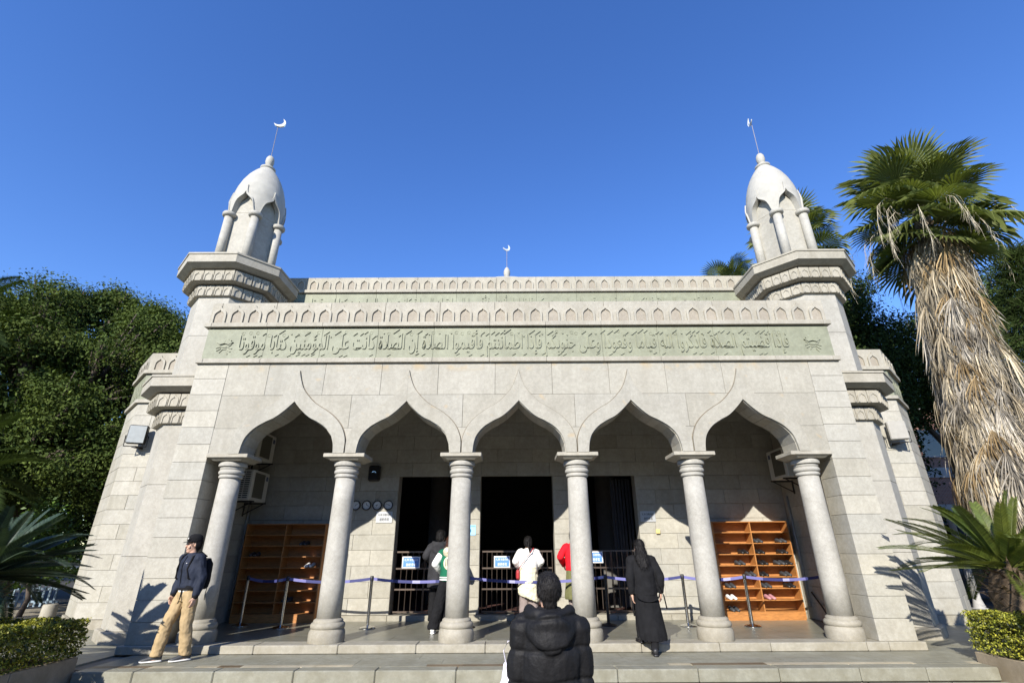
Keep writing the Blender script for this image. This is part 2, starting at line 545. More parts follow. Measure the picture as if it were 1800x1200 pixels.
def crom(pts, n=6):
    """Catmull-Rom through 2-D points"""
    P = [np.array(p, float) for p in pts]
    out = []
    for i in range(len(P) - 1):
        p0 = P[i - 1] if i > 0 else 2 * P[0] - P[1]
        p3 = P[i + 2] if i + 2 < len(P) else 2 * P[-1] - P[-2]
        p1, p2 = P[i], P[i + 1]
        for k in range(n):
            t = k / n
            out.append(tuple(0.5 * ((2 * p1) + (-p0 + p2) * t + (2 * p0 - 5 * p1 + 4 * p2 - p3) * t * t + (-p0 + 3 * p1 - 3 * p2 + p3) * t ** 3)))
    out.append(tuple(P[-1]))
    return out


def resample(pts, n):
    P = np.array(pts, float)
    d = np.r_[0, np.cumsum(np.hypot(*np.diff(P, axis=0).T))]
    t = np.linspace(0, d[-1], n)
    return [(float(np.interp(a, d, P[:, 0])), float(np.interp(a, d, P[:, 1]))) for a in t]


_blk = {}


def block_mesh(w, h, d, mat, c=0.006):
    key = (round(w, 3), round(h, 3), round(d, 3), mat)
    if key not in _blk:
        w_, h_, d_ = key[:3]
        x, z = w_ / 2, h_ / 2
        m = MB()
        m.add([(-x + c, 0, -z + c), (x - c, 0, -z + c), (x - c, 0, z - c), (-x + c, 0, z - c),
               (-x, c, -z), (x, c, -z), (x, c, z), (-x, c, z), (-x, d_, -z), (x, d_, -z), (x, d_, z), (-x, d_, z)],
              [(0, 1, 2, 3), (0, 4, 5, 1), (1, 5, 6, 2), (2, 6, 7, 3), (3, 7, 4, 0), (4, 8, 9, 5), (5, 9, 10, 6), (6, 10, 11, 7), (7, 11, 8, 4)])
        _blk[key] = m.mesh('stone_block', mat)
    return _blk[key]


def wall_run(parent, p0, p1, z0, z1, course, blen, mat, d=0.05, gap=0.0042, seed=0, excl=None, jit=0.004, name='stone_block', off=0.5):
    """lays blocks in courses along p0 -> p1; faces look to the right of that direction. excl(zmid) -> list of free (s0, s1) intervals."""
    r = random.Random(seed)
    p0, p1 = Vector((p0[0], p0[1], 0)), Vector((p1[0], p1[1], 0))
    dv = (p1 - p0)
    L = dv.length
    dv.normalize()
    nv = Vector((dv.y, -dv.x, 0))
    rz = math.atan2(dv.y, dv.x)
    nc = max(1, round((z1 - z0) / course))
    ch = (z1 - z0) / nc
    for i in range(nc):
        zm = z0 + ch * (i + 0.5)
        for (a, b) in (excl(zm) if excl else [(0, L)]):
            w = b - a
            if w <= blen * 1.25:
                cuts = [a, b]
            else:
                o_ = (off if i % 2 else 0.0) * blen
                cuts = [a]
                x = a + (blen - o_ if o_ else blen)
                while x < b - blen * 0.3:
                    cuts.append(x + r.uniform(-0.04, 0.04))
                    x += blen
                cuts.append(b)
            for x0, x1 in zip(cuts[:-1], cuts[1:]):
                wd = x1 - x0 - gap
                if wd < 0.03:
                    continue
                pr = r.uniform(0, jit)
                p = p0 + dv * ((x0 + x1) / 2) + nv * pr
                ob(name, block_mesh(wd, ch - gap, d, mat), parent, (p.x, p.y, zm), rz)

# ------------------------------------------------------------------ ground, steps, platform
ZT, ZS, ZP = -0.13, -0.30, -0.46          # tread round the porch, lower step, plaza
m = MB()
m.add([(-900, -900, -0.52), (900, -900, -0.52), (900, 900, -0.52), (-900, 900, -0.52)], [(0, 1, 2, 3)])
tag(m.build('ground', 'ground_earth'), kind='structure')

plaza = MB().box(-14, 14, -16, -2.25, ZP - 0.06, ZP - 0.012).build('plaza_bed', 'mortar')
tag(plaza, kind='structure')
r_ = random.Random(3)
for iy in range(8):
    y1 = -2.26 - iy * 0.6
    for ix in range(-8, 8):
        x0 = ix * 1.2 + (0.6 if iy % 2 else 0)
        MBm = _blk.get('plz') or MB().cbox(-0.596, 0.596, -0.296, 0.296, -0.03, 0.0, 0.004).mesh('paving_slab', 'plaza_granite')
        _blk['plz'] = MBm
        ob('paving_slab', MBm, plaza, (x0 + 0.6, y1 - 0.3, ZP + r_.uniform(-0.001, 0.001)))

# lower step: one tread of long stones
step = MB().box(-6.9, 7.2, -2.24, -1.36, ZP - 0.04, ZS - 0.05).build('lower_step', 'mortar')
tag(step, kind='structure')
xs = [-6.9 + 1.175 * k for k in range(13)]
for a, b in zip(xs[:-1], xs[1:]):
    MB().cbox(a + 0.004, b - 0.004, -2.26, -1.32, ZP - 0.02, ZS + r_.uniform(-0.001, 0.001), 0.012).build('step_stone', 'kerb_granite', step)

# pavement round the porch (level ZT)
pave = MB().box(-6.42, 6.78, -1.24, 2.95, ZP, ZT - 0.03).box(-16, -6.42, -1.0, 9, ZP, ZT - 0.03).box(6.78, 12, -0.8, 9, ZP, ZT - 0.03).build('pavement', 'mortar')
tag(pave, kind='structure')
xs = [-6.42, -5.55, -4.4, -3.26, -2.1, -0.95, 0.2, 1.35, 2.5, 3.65, 4.8, 5.75, 6.78]
for a, b in zip(xs[:-1], xs[1:]):                    # nosing stones of the step
    MB().cbox(a + 0.003, b - 0.003, -1.30, -1.03, ZS - 0.0, ZT + r_.uniform(-0.001, 0.001), 0.014).build('nosing_stone', 'tread_granite', pave)
x = -6.42                                            # inlaid band of beige and brown tiles
while x < 6.75:
    w = r_.choice([0.22, 0.34, 0.55, 0.8, 1.1])
    w = min(w, 6.78 - x)
    mt = r_.choice(['inlay_beige', 'inlay_beige', 'inlay_brown', 'inlay_brown', 'tread_granite'])
    MB().box(x + 0.002, x + w - 0.002, -1.026, -0.90, ZT - 0.03, ZT + r_.uniform(-0.001, 0.0005)).build('inlay_tile', mt, pave)
    x += w
for iy, (y0, y1) in enumerate(((-0.897, -0.50), (-0.497, -0.08))):
    x = -6.42
    while x < 6.75:
        w = min(1.6 if iy else 1.3, 6.78 - x)
        MB().box(x + 0.002, x + w - 0.002, y0, y1, ZT - 0.03, ZT + r_.uniform(-0.0012, 0.0005)).build('paving_slab', 'tread_granite', pave)
        x += w
for sx in (-1, 1):                                   # pavement beside the towers
    for iy in range(9):
        for ix in range(4):
            x0 = sx * (6.78 + ix * 1.2)
            y0 = -0.9 + iy * 0.8
            if sx < 0:
                x0 += 0.03
            MB().box(min(x0, x0 + sx * 1.196), max(x0, x0 + sx * 1.196), y0, y0 + 0.796, ZT - 0.03, ZT + r_.uniform(-0.001, 0.001)).build('paving_slab', 'tread_granite', pave)

# porch platform
plat = MB().box(-6.70, 6.70, -0.04, 3.0, ZT, -0.03).build('porch_platform', 'mortar')
tag(plat, kind='structure')
xs = [-6.75, -5.5, -4.45, -3.05, -1.75, -0.6, 0.75, 2.0, 3.3, 4.15, 5.75, 6.12, 6.75]
for a, b in zip(xs[:-1], xs[1:]):
    MB().cbox(a + 0.003, b - 0.003, -0.08, 0.30, ZT, r_.uniform(-0.001, 0.001), 0.012).build('kerb_stone', 'kerb_granite', plat)
for iy in range(4):
    y0 = 0.303 + iy * 0.67
    k = 0
    x = -6.7 - (0.5 if iy % 2 else 0)
    while x < 6.7:
        a, b = max(x, -6.7), min(x + 1.1, 6.7)
        MB().box(a + 0.002, b - 0.002, y0, y0 + 0.666, -0.03, r_.uniform(-0.001, 0.0005)).build('floor_slab', 'floor_granite', plat)
        x += 1.1

# ------------------------------------------------------------------ the mosque
mosque = empty('mosque', (0, 0, 0))
tag(mosque, 'pale granite mosque with five pointed arches, green inscribed frieze and two corner towers', 'mosque')
CS = 0.336                   # course height
SP = 2.25                    # arch spacing
PX0, PX1 = 6.02, 6.672       # pier
YB = 3.0                     # porch back wall
INTR = crom([(0.905, 3.17), (0.885, 3.34), (0.835, 3.50), (0.70, 3.665), (0.51, 3.79), (0.335, 3.88), (0.16, 4.03), (0.0, 4.2)], 4)
EXTR = crom([(1.11, 3.17), (1.112, 3.38), (1.09, 3.50), (1.015, 3.675), (0.88, 3.845), (0.685, 4.0), (0.428, 4.157), (0.256, 4.32), (0.128, 4.49), (0.044, 4.70), (0.0, 4.86)], 4)
_ix = np.array([p[0] for p in INTR])[::-1]
_iz = np.array([p[1] for p in INTR])[::-1]


def intr(x):
    """height of the underside of the arcade at x"""
    d = abs(((x + SP / 2) % SP) - SP / 2)
    if d >= 0.905 or abs(x) > 2.5 * SP:
        return 3.17
    return float(np.interp(d, _ix, _iz))


def arc_piece(a, b, z0, z1, y0, y1, n=None):
    """slab of the arcade wall between x=a..b and z0..z1, cut by the arches"""
    xs_ = sorted(set([a, b] + [x for x in np.linspace(a, b, n or max(4, int((b - a) / 0.05)))] + [i * SP + s * q for i in range(-2, 3) for s in (-1, 1) for q in (0.0, 0.905) if a < i * SP + s * q < b]))
    mb = MB()
    run = []

    def flush():
        if len(run) > 1:
            mb.strip([(x, zl) for x, zl in run], [(x, z1) for x, zl in run], y0, y1)
    for x in xs_:
        zl = max(z0, intr(x))
        if zl < z1 - 0.004:
            run.append((x, zl))
        else:
            if run:
                run.append((x, z1 - 0.002))
            flush()
            run = []
    flush()
    return mb


# core of the arcade wall (mortar just behind the stone faces, underside and back)
core = arc_piece(-6.0, 6.0, 3.17, 5.0, 0.016, 0.505)
core.box(-6.65, -6.04, 0.016, 0.485, ZT + 0.02, 5.0).box(6.04, 6.65, 0.016, 0.485, ZT + 0.02, 5.0)
arc = core.build('arcade_wall', 'mortar', mosque)
# upper course of long slabs
js = [-6.014] + [-0.48 + 1.17 * k for k in range(-4, 6)] + [6.014]
for a, b in zip(js[:-1], js[1:]):
    arc_piece(a + 0.004, b - 0.004, 4.346, 5.03, -r_.uniform(0, 0.003), 0.05).build('wall_slab', 'facade_granite', arc)
# lower course: one slab over each arch, one small piece over each column
for i in range(-2, 3):
    a, b = i * SP - 1.125, i * SP + 1.125
    if i == -2:
        a = -6.014
    if i == 2:
        b = 6.014
    arc_piece(a + 0.004, b - 0.004, 3.672, 4.340, -r_.uniform(0, 0.003), 0.05).build('wall_slab', 'facade_granite', arc)
for c in (-5.625, -3.375, -1.125, 1.125, 3.375, 5.625):
    a, b = c - 0.36, c + 0.36
    if c < -5:
        a = -6.014
    if c > 5:
        b = 6.014
    arc_piece(a, b, 3.17, 3.666, -r_.uniform(0, 0.003), 0.05).build('wall_slab', 'facade_granite', arc)
# soffit lining stones
for i in range(-2, 3):
    half = resample(INTR, 9)
    for s in (-1, 1):
        for k in range(8):
            (x0, z0), (x1, z1) = half[k], half[k + 1]
            nx, nz = -(z1 - z0), (x1 - x0)
            L = math.hypot(nx, nz)
            nx, nz = -nx / L * 0.012, -nz / L * 0.012
            A = (i * SP + s * x0, z0)
            B = (i * SP + s * x1, z1)
            nx *= s
            mb = MB()
            g = 0.04
            A = (A[0] + (B[0] - A[0]) * 0.015, A[1] + (B[1] - A[1]) * 0.015)
            B = (B[0] - (B[0] - A[0]) * 0.015, B[1] - (B[1] - A[1]) * 0.015)
            y0, y1 = 0.004, 0.51
            mb.add([(A[0], y0, A[1]), (B[0], y0, B[1]), (B[0], y1, B[1]), (A[0], y1, A[1]),
                    (A[0] - nx * 0.8, y0, A[1] - nz * 0.8), (B[0] - nx * 0.8, y0, B[1] - nz * 0.8), (B[0] - nx * 0.8, y1, B[1] - nz * 0.8), (A[0] - nx * 0.8, y1, A[1] - nz * 0.8)],
                   [(0, 1, 2, 3), (4, 5, 6, 7), (0, 1, 5, 4), (1, 2, 6, 5), (2, 3, 7, 6), (3, 0, 4, 7)])
            mb.build('soffit_stone', 'wall_granite', arc)
# pier stones
for sx in (-1, 1):
    for k in range(15):
        z0, z1 = k * CS, (k + 1) * CS
        d = r_.uniform(0, 0.003)
        a, b = (PX0, PX1) if sx > 0 else (-PX1, -PX0)
        MB().cbox(a, b, -d, 0.5, z0 + 0.0025, z1 - 0.0025, 0.004).build('pier_stone', 'wall_granite', arc)
    a, b = (PX0 - 0.0, PX1 + 0.0) if sx > 0 else (-PX1, -PX0)
    MB().box(a + 0.01, b - 0.01, 0.005, 0.49, ZT, 0.002).build('pier_foot', 'wall_granite', arc)
# archivolts: a raised band round each arch
for i in range(-2, 3):
    A = resample(INTR, 34)
    B = resample(EXTR, 34)
    mb = MB()
    for s in (-1, 1):
        mb.strip([(i * SP + s * (x + 0.001), z + 0.001) for x, z in A], [(i * SP + s * x, z) for x, z in B], -0.048, 0.004)
    av = mb.build('archivolt', 'facade_granite', mosque)
    mb = MB()
    Bo = [(x + 0.004 + 0.009 * min(1, max(0.2, (4.9 - z))), z + (0.012 if z > 3.4 else 0.0)) for x, z in B]
    for s in (-1, 1):
        mb.strip([(i * SP + s * (x - 0.004), z - 0.004) for x, z in B], [(i * SP + s * x, z) for x, z in Bo], -0.0045, 0.01)
    mb.build('archivolt_joint', 'joint_line', av)

# columns
colm = {}
prof_base = [(0.300, 0.0), (0.306, 0.03), (0.306, 0.13), (0.298, 0.165), (0.278, 0.195), (0.272, 0.205), (0.284, 0.215), (0.292, 0.24), (0.290, 0.265), (0.276, 0.29), (0.262, 0.297), (0.252, 0.305), (0.252, 0.325), (0.244, 0.34), (0.222, 0.352), (0.21, 0.362)]
prof_shaft = [(0.206, 0.36), (0.205, 0.9), (0.201, 1.6), (0.194, 2.3), (0.186, 2.735)]
prof_cap = [(0.186, 2.73), (0.205, 2.737), (0.214, 2.75), (0.214, 2.775), (0.203, 2.79), (0.200, 2.80), (0.218, 2.81), (0.230, 2.83), (0.230, 2.86), (0.216, 2.88), (0.208, 2.888), (0.214, 2.90), (0.222, 2.92), (0.212, 2.935), (0.210, 2.945), (0.250, 2.955), (0.256, 2.985), (0.250, 3.02), (0.236, 3.045), (0.225, 3.05)]
colm['shaft'] = MB().lathe(prof_shaft, seg=32).mesh('column', 'column_granite', True)
colm['base'] = MB().lathe(prof_base, seg=32).mesh('column_base', 'base_granite', True)
colm['cap'] = MB().lathe(prof_cap, seg=32).mesh('capital', 'column_granite', True)
for me in (colm['base'], colm['cap']):
    me.set_sharp_from_angle(angle=math.radians(50))
mb = MB()
mb.loft([[(-q, -q, z), (q, -q, z), (q, q, z), (-q, q, z)] for q, z in ((0.262, 3.045), (0.300, 3.075), (0.345, 3.10))])
mb.cbox(-0.395, 0.395, -0.305, 0.305, 3.10, 3.172, 0.008)
colm['abacus'] = mb.mesh('abacus', 'trim_granite')
for c in (-5.625, -3.375, -1.125, 1.125, 3.375, 5.625):
    s = ob('column', colm['shaft'], mosque, (c, 0.265, 0))
    ob('column_base', colm['base'], s)
    ob('capital', colm['cap'], s)
    ob('abacus', colm['abacus'], s)

# ---- frieze, cornices, parapet: reusable pieces
OG = crom([(0.145, 0.0), (0.145, 0.20), (0.128, 0.262), (0.088, 0.305), (0.040, 0.338), (0.012, 0.37), (0.0, 0.40)], 3)


def niche_mesh(w, h, mat=('trim_granite', 'niche_granite'), raise_=0.032):
    """little blind arch: raised ogee band over a darker panel"""
    sx, sz = w / 0.34, h / 0.40
    n = 11
    O = resample(OG, n)
    I = resample([(max(x - 0.042, 0.0), min(z, z * 0.86)) for x, z in OG], n)
    mb = MB()
    for s in (-1, 1):
        mb.strip([(s * x * sx, z * sz) for x, z in I], [(s * x * sx, z * sz) for x, z in O], -raise_, 0.004, 0)
    pan = [(x * sx, z * sz) for x, z in I] + [(-x * sx, z * sz) for x, z in I[-2::-1]]
    mb.prism(pan[::-1] if False else pan, -0.002, 0.006, 1)
    return mb.mesh('parapet_arch', list(mat))


NICHE = niche_mesh(0.345, 0.42)
NICHE_S = niche_mesh(0.30, 0.40)


def run_pieces(name, x0, x1, ys, zs, joints, mat, parent, chm=0.006):
    js_ = [x0] + [j for j in joints if x0 + 0.15 < j < x1 - 0.15] + [x1]
    for a, b in zip(js_[:-1], js_[1:]):
        MB().cbox(a + 0.002, b - 0.002, ys[0] - r_.uniform(0, 0.002), ys[1], zs[0], zs[1], chm).build(name, mat, parent)


JF = [-0.6 + 1.19 * k for k in range(-8, 9)]
entab = MB().box(-6.60, 6.60, 0.02, 0.48, 5.0, 6.40).build('entablature', 'mortar', mosque)
run_pieces('cornice_stone', -6.70, 6.70, (-0.062, 0.5), (5.030, 5.130), JF, 'trim_granite', entab)
run_pieces('frieze_panel', -6.625, 6.625, (-0.008, 0.4), (5.130, 5.822), JF, 'green_stone', entab, 0.003)
run_pieces('cornice_stone', -6.70, 6.70, (-0.075, 0.5), (5.846, 5.945), JF, 'trim_granite', entab)
MB().box(-6.61, 6.61, 0.02, 0.45, 5.80, 5.86).build('cornice_bed', 'mortar', entab)
run_pieces('parapet_stone', -6.665, 6.665, (-0.006, 0.35), (5.945, 6.45), [j + 0.1 for j in JF], 'trim_granite', entab, 0.008)
parapet = MB().box(-6.60, 6.60, 0.03, 0.33, 5.93, 6.44).build('parapet', 'mortar', mosque)
for k in range(35):
    ob('parapet_arch', NICHE, parapet, (-6.46 + 0.38 * k, -0.008, 5.949))
# porch roof and ceiling
MB().box(-6.62, 6.62, 0.48, 3.02, 5.12, 5.35).build('porch_roof', 'ceiling_paint', mosque)

# ---- hall: front wall behind the porch
DOORS = [(-2.95, -1.50), (-0.92, 0.86), (1.50, 2.90)]
DH = 3.30


def free_back(zm):
    if zm < 0.1:
        pass
    if zm < DH:
        e = [-6.5] + [q for d in DOORS for q in d] + [6.5]
        return [(e[i] + 6.5, e[i + 1] + 6.5) for i in range(0, len(e), 2)]
    return [(0, 13.0)]


hall = MB()
e = [-6.5] + [q for d in DOORS for q in d] + [6.5]
for i in range(0, len(e), 2):
    hall.box(e[i] + (0.012 if i else 0), e[i + 1] - (0.012 if i < 6 else 0), YB + 0.016, YB + 0.36, -0.1, DH)
hall.box(-7.0, 7.0, YB + 0.016, YB + 0.36, DH + 0.012, 8.75)
hall = hall.build('hall_front_wall', 'mortar', mosque)
wall_run(hall, (-6.5, YB), (6.5, YB), 0.108, 5.15, CS, 0.86, 'wall_granite', seed=5, excl=free_back)
# door jamb linings
for a, b in DOORS:
    for x, s in ((a, 1), (b, -1)):
        MB().box(min(x, x - s * 0.012), max(x, x - s * 0.012), YB + 0.003, YB + 0.36, 0.0, DH).build('door_jamb', 'wall_granite', hall)
    MB().box(a, b, YB + 0.003, YB + 0.36, DH, DH + 0.012).build('door_lintel', 'wall_granite', hall)
xs = [-6.4, -5.2, -4.1, -2.95, -1.5, -0.1, 1.1, 2.2, 3.4, 4.6]
for a, b in zip(xs[:-1], xs[1:]):
    MB().cbox(a + 0.003, b - 0.003, YB - 0.12, YB + 0.36, -0.02, 0.105, 0.008).build('threshold_stone', 'kerb_granite', hall)
# upper part of the hall front with its own frieze and parapet
upper = MB().box(-6.95, 6.95, YB + 0.01, YB + 0.34, 6.6, 8.78).build('hall_upper_front', 'wall_granite', mosque)
JU = [-0.57 + 1.16 * k for k in range(-8, 9)]
run_pieces('frieze_panel', -7.0, 7.0, (YB - 0.008, YB + 0.2), (7.55, 8.30), JU, 'green_stone', upper, 0.003)
run_pieces('cornice_stone', -7.0, 7.0, (YB - 0.07, YB + 0.3), (8.325, 8.42), JU, 'trim_granite', upper)
run_pieces('parapet_stone', -7.0, 7.0, (YB - 0.006, YB + 0.3), (8.42, 8.85), JU, 'trim_granite', upper, 0.008)
for k in range(35):
    ob('parapet_arch', NICHE_S, upper, (-6.29 + 0.37 * k, YB - 0.008, 8.424))
# hall body: side and back walls, roof, floor
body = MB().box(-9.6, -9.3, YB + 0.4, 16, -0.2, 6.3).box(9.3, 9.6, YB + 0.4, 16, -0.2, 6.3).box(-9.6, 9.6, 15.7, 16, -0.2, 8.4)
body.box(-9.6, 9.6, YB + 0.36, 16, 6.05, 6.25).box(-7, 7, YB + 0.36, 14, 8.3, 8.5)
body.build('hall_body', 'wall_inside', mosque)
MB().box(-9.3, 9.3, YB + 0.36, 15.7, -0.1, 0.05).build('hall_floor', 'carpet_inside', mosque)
for x, y in ((2.55, 5.2), (-2.4, 6.4)):
    MB().lathe([(0.3, 0.05), (0.3, 4.5)], x, y, 0, 20).build('hall_pillar', 'wall_inside', mosque, smooth=True, sharp=50)
# dome over the hall, of which only the finial shows
dm = MB().lathe([(3.0 * math.cos(t), 8.45 + 2.9 * math.sin(t)) for t in np.linspace(0, PI / 2 - 0.02, 14)], -0.32, 8.0, 0, 32).build('hall_dome', 'dome_plaster', mosque, smooth=True)
MB().lathe([(0.12, 11.1), (0.12, 11.55), (0.16, 11.6), (0.16, 11.68), (0.07, 11.74), (0.10, 11.80), (0.135, 11.95), (0.13, 12.08), (0.08, 12.2), (0.03, 12.26)], -0.32, 8.0, 0, 16).build('finial', 'dome_plaster', dm, smooth=True)
MB().tube([(-0.32, 8, 12.2), (-0.32, 8, 13.1)], 0.014, 6).build('rod', 'rod_metal', dm)


def crescent(r=0.2, open_dir=135, w=0.045):
    """a moon sickle in the x-z plane, horns towards open_dir (degrees), with thickness"""
    mb = MB()
    n = 18
    A, B = [], []
    for k in range(n + 1):
        t = math.radians(open_dir + 180 - 112 + 224 * k / n)
        f = math.sin(PI * k / n)
        A.append((r * math.cos(t), r * math.sin(t)))
        B.append((r * math.cos(t) * (1 - 0.52 * f ** 0.8) , r * math.sin(t) * (1 - 0.52 * f ** 0.8)))
    mb.strip(A, B, -w / 2, w / 2)
    return mb


c_ = crescent(0.165, 128).build('crescent', 'silver_leaf', dm, (-0.34, 8, 13.24), 0.5)

# side walls of the porch
for sx in (-1, 1):
    w = MB()
    xa, xb = sx * 6.516, sx * 6.8
    w.box(min(xa, xb), max(xa, xb), 0.45, YB + 0.2, ZT, 5.2)
    w = w.build('porch_side_wall', 'mortar', mosque)
    if sx < 0:
        wall_run(w, (-6.5, 0.5), (-6.5, YB), 0.0, 5.04, CS, 0.9, 'wall_granite', seed=21)
        MB().box(-6.516, -6.02, 0.503, 0.52, 0, 5.1).build('return_face', 'wall_granite', w)
    else:
        wall_run(w, (6.5, YB), (6.5, 0.5), 0.0, 5.04, CS, 0.9, 'wall_granite', seed=22)
        MB().box(6.02, 6.516, 0.503, 0.52, 0, 5.1).build('return_face', 'wall_granite', w)

# ------------------------------------------------------------------ corner towers
AS, TS = 0.868, 0.372


def octo(a, t, z):
    return [(-a, -t, z), (-t, -a, z), (t, -a, z), (a, -t, z), (a, t, z), (t, a, z), (-t, a, z), (-a, t, z)]


TONGUE = {}


def tongue_mesh(w, h):
    """corbel of the stalactite bands: rounded tongue with a blind arch on its face"""
    key = (round(w, 3), round(h, 3))
    if key in TONGUE:
        return TONGUE[key]
    mb = MB()
    x = w / 2
    mb.add([(-x * 0.94, -0.03, 0.0), (x * 0.94, -0.03, 0.0), (x * 0.94, -0.03, h), (-x * 0.94, -0.03, h), (-x, 0.03, -0.012), (x, 0.03, -0.012), (x, 0.03, h), (-x, 0.03, h)],
           [(0, 1, 2, 3), (0, 4, 5, 1), (1, 5, 6, 2), (3, 7, 4, 0), (2, 6, 7, 3)])
    sx, sz = w / 0.36, h / 0.44
    O = resample(OG, 7)
    I = resample([(max(q - 0.042, 0.0), z * 0.86) for q, z in OG], 7)
    for s in (-1, 1):
        mb.strip([(s * q * sx, z * sz + 0.012) for q, z in I], [(s * q * sx, z * sz + 0.012) for q, z in O], -0.046, -0.028, 0)
    TONGUE[key] = mb.mesh('band_corbel', 'trim_granite')
    return TONGUE[key]


def ring_set(parent, z, n=4, prof=None):
    """two corbelled bands and a cap; z is the top of the cap"""
    cap = MB().loft([octo(a, t, z + dz) for a, t, dz in ((1.15, 0.53, -0.335), (1.29, 0.575, -0.262), (1.305, 0.582, -0.255), (1.305, 0.582, -0.05), (1.325, 0.592, -0.045), (1.325, 0.592, 0.0))]).build('tower_cap', 'trim_granite', parent)
    for a, t, zb, h in ((1.10, 0.512, -0.650, 0.272), (0.94, 0.432, -0.985, 0.266)):
        b = MB().loft([octo(a - 0.10, t - 0.04, z + zb - 0.03), octo(a - 0.03, t - 0.012, z + zb), octo(a - 0.03, t - 0.012, z + zb + h), octo(a - 0.14, t - 0.05, z + zb + h + 0.06)]).build('tower_band', 'trim_granite', parent)
        P = octo(a - 0.03, t - 0.012, 0)
        for k in (7, 0, 1, 2, 3):
            p, q = Vector(P[k]), Vector(P[(k + 1) % 8])
            L = (q - p).length
            nn = max(3, round(L / 0.225))
            w = L / nn
            ang = math.atan2(q.y - p.y, q.x - p.x)
            for j in range(nn):
                c = p + (q - p) * ((j + 0.5) / nn)
                ob('band_corbel', tongue_mesh(w * 0.985, h), parent, (c.x, c.y, z + zb), ang)


def tower(sx):
    Xc, Yc = sx * 7.38, 1.87
    t = MB().loft([octo(AS - 0.014, TS - 0.006, z) for z in (ZT, 8.0)]).build('corner_tower', 'mortar', mosque, (Xc, Yc, 0))
    zs_ = [0.07, 1.36, 2.73, 4.10, 4.80, 6.12, 7.25, 7.9]
    for z0, z1 in zip(zs_[:-1], zs_[1:]):
        P = octo(AS, TS, 0)
        for k in range(8):
            p, q = Vector(P[k]), Vector(P[(k + 1) % 8])
            d = (q - p).normalized()
            nv = Vector((d.y, -d.x, 0))
            c = (p + q) / 2
            ob('tower_slab', block_mesh((q - p).length - 0.002, z1 - z0 - 0.007, 0.05, 'tower_granite', 0.003), t, (c.x, c.y, (z0 + z1) / 2), math.atan2(d.y, d.x))
    MB().loft([octo(a, b, z) for a, b, z in ((0.955, 0.41, ZT), (0.955, 0.41, 0.045), (0.935, 0.40, 0.065), (0.88, 0.376, 0.07))]).build('tower_plinth', 'base_granite', t)
    ring_set(t, 5.00)
    ring_set(t, 8.14)
    # turret
    R = 0.70
    hexa = lambda r, z: [(r * math.cos(PI / 3 * k), r * math.sin(PI / 3 * k), z) for k in range(6)]
    MB().loft([hexa(0.80, 8.14), hexa(0.80, 8.20), hexa(0.64, 8.205), hexa(0.64, 10.55)]).build('turret_drum', 'tower_granite', t)
    MB().loft([hexa(0.643, 9.90), hexa(0.643, 9.910)]).build('drum_joint', 'mortar', t)
    cm = MB().lathe([(0.115, 8.19), (0.108, 9.72)], seg=16).mesh('turret_column', 'column_granite', True)
    cc = MB().lathe([(0.11, 9.70), (0.155, 9.72), (0.175, 9.745), (0.175, 9.80), (0.16, 9.83), (0.11, 9.84)], seg=16).mesh('turret_capital', 'column_granite', True)
    cc.set_sharp_from_angle(angle=math.radians(50))
    for k in range(6):
        a = PI / 3 * k
        ob('turret_column', cm, t, (R * math.cos(a), R * math.sin(a), 0))
        ob('turret_capital', cc, t, (R * math.cos(a), R * math.sin(a), 0))
    # dome with a scalloped lower edge: pointed arches from column to column
    pz = np.array([9.7, 10.0, 10.3, 10.6, 10.9, 11.2, 11.45, 11.65, 11.8, 11.9])
    prr = np.array([0.68, 0.70, 0.705, 0.685, 0.635, 0.55, 0.445, 0.33, 0.225, 0.14])
    O2 = crom([(0.0, 9.83), (0.10, 9.84), (0.14, 10.0), (0.22, 10.22), (0.36, 10.34), (0.46, 10.42), (0.5, 10.52)], 4)
    ox, oz = np.array([p[0] for p in O2]), np.array([p[1] for p in O2])

    def zlow(th):
        u = (th / (PI / 3)) % 1.0
        return float(np.interp(min(u, 1 - u), ox, oz))
    seg, rows = 144, 22
    ths = [2 * PI * j / seg for j in range(seg)]
    rad = lambda z, d=0: float(np.interp(z, pz, prr)) - d
    mb = MB()
    rings = []
    for d in (0.11, 0.0):
        rr = []
        for i in range(rows + 1):
            ring = []
            for th in ths:
                z = zlow(th) + (11.9 - zlow(th)) * (i / rows) ** 1.0
                ring.append((rad(z, d) * math.cos(th), rad(z, d) * math.sin(th), z))
            rr.append(ring)
        rings.append(rr)
    mb.loft(rings[0][::-1] + rings[1], False, True)
    mb.build('turret_dome', 'dome_plaster', t, smooth=True, sharp=45)
    # raised band following the arches, drawn out to a tip
    mb = MB()
    lo, hi = [], []
    tr = []
    for th in ths:
        u = (th / (PI / 3)) % 1.0
        u = min(u, 1 - u)
        zl = zlow(th)
        zh = zl + 0.085 + 0.16 * max(0, (u - 0.42) / 0.08) ** 1.6
        tr.append((th, zl, zh))
    for zsel, dd in ((0, -0.01), (0, 0.038), (1, 0.034), (1, -0.01)):
        rings_ = [((rad(a[1 + zsel]) + dd) * math.cos(a[0]), (rad(a[1 + zsel]) + dd) * math.sin(a[0]), a[1 + zsel]) for a in tr]
        lo.append(rings_)
    mb.loft(lo, False, False)
    mb.build('arch_trim', 'dome_plaster', t, smooth=True, sharp=35)
    MB().lathe([(0.16, 11.84), (0.205, 11.88), (0.212, 11.92), (0.18, 11.95), (0.075, 11.965), (0.07, 12.0), (0.105, 12.08), (0.122, 12.18), (0.112, 12.30), (0.075, 12.38), (0.018, 12.43)], seg=20).build('finial', 'dome_plaster', t, smooth=True)
    MB().tube([(0, 0, 12.4), (0.015 * sx, 0, 13.62)], 0.009, 6).build('rod', 'rod_metal', t)
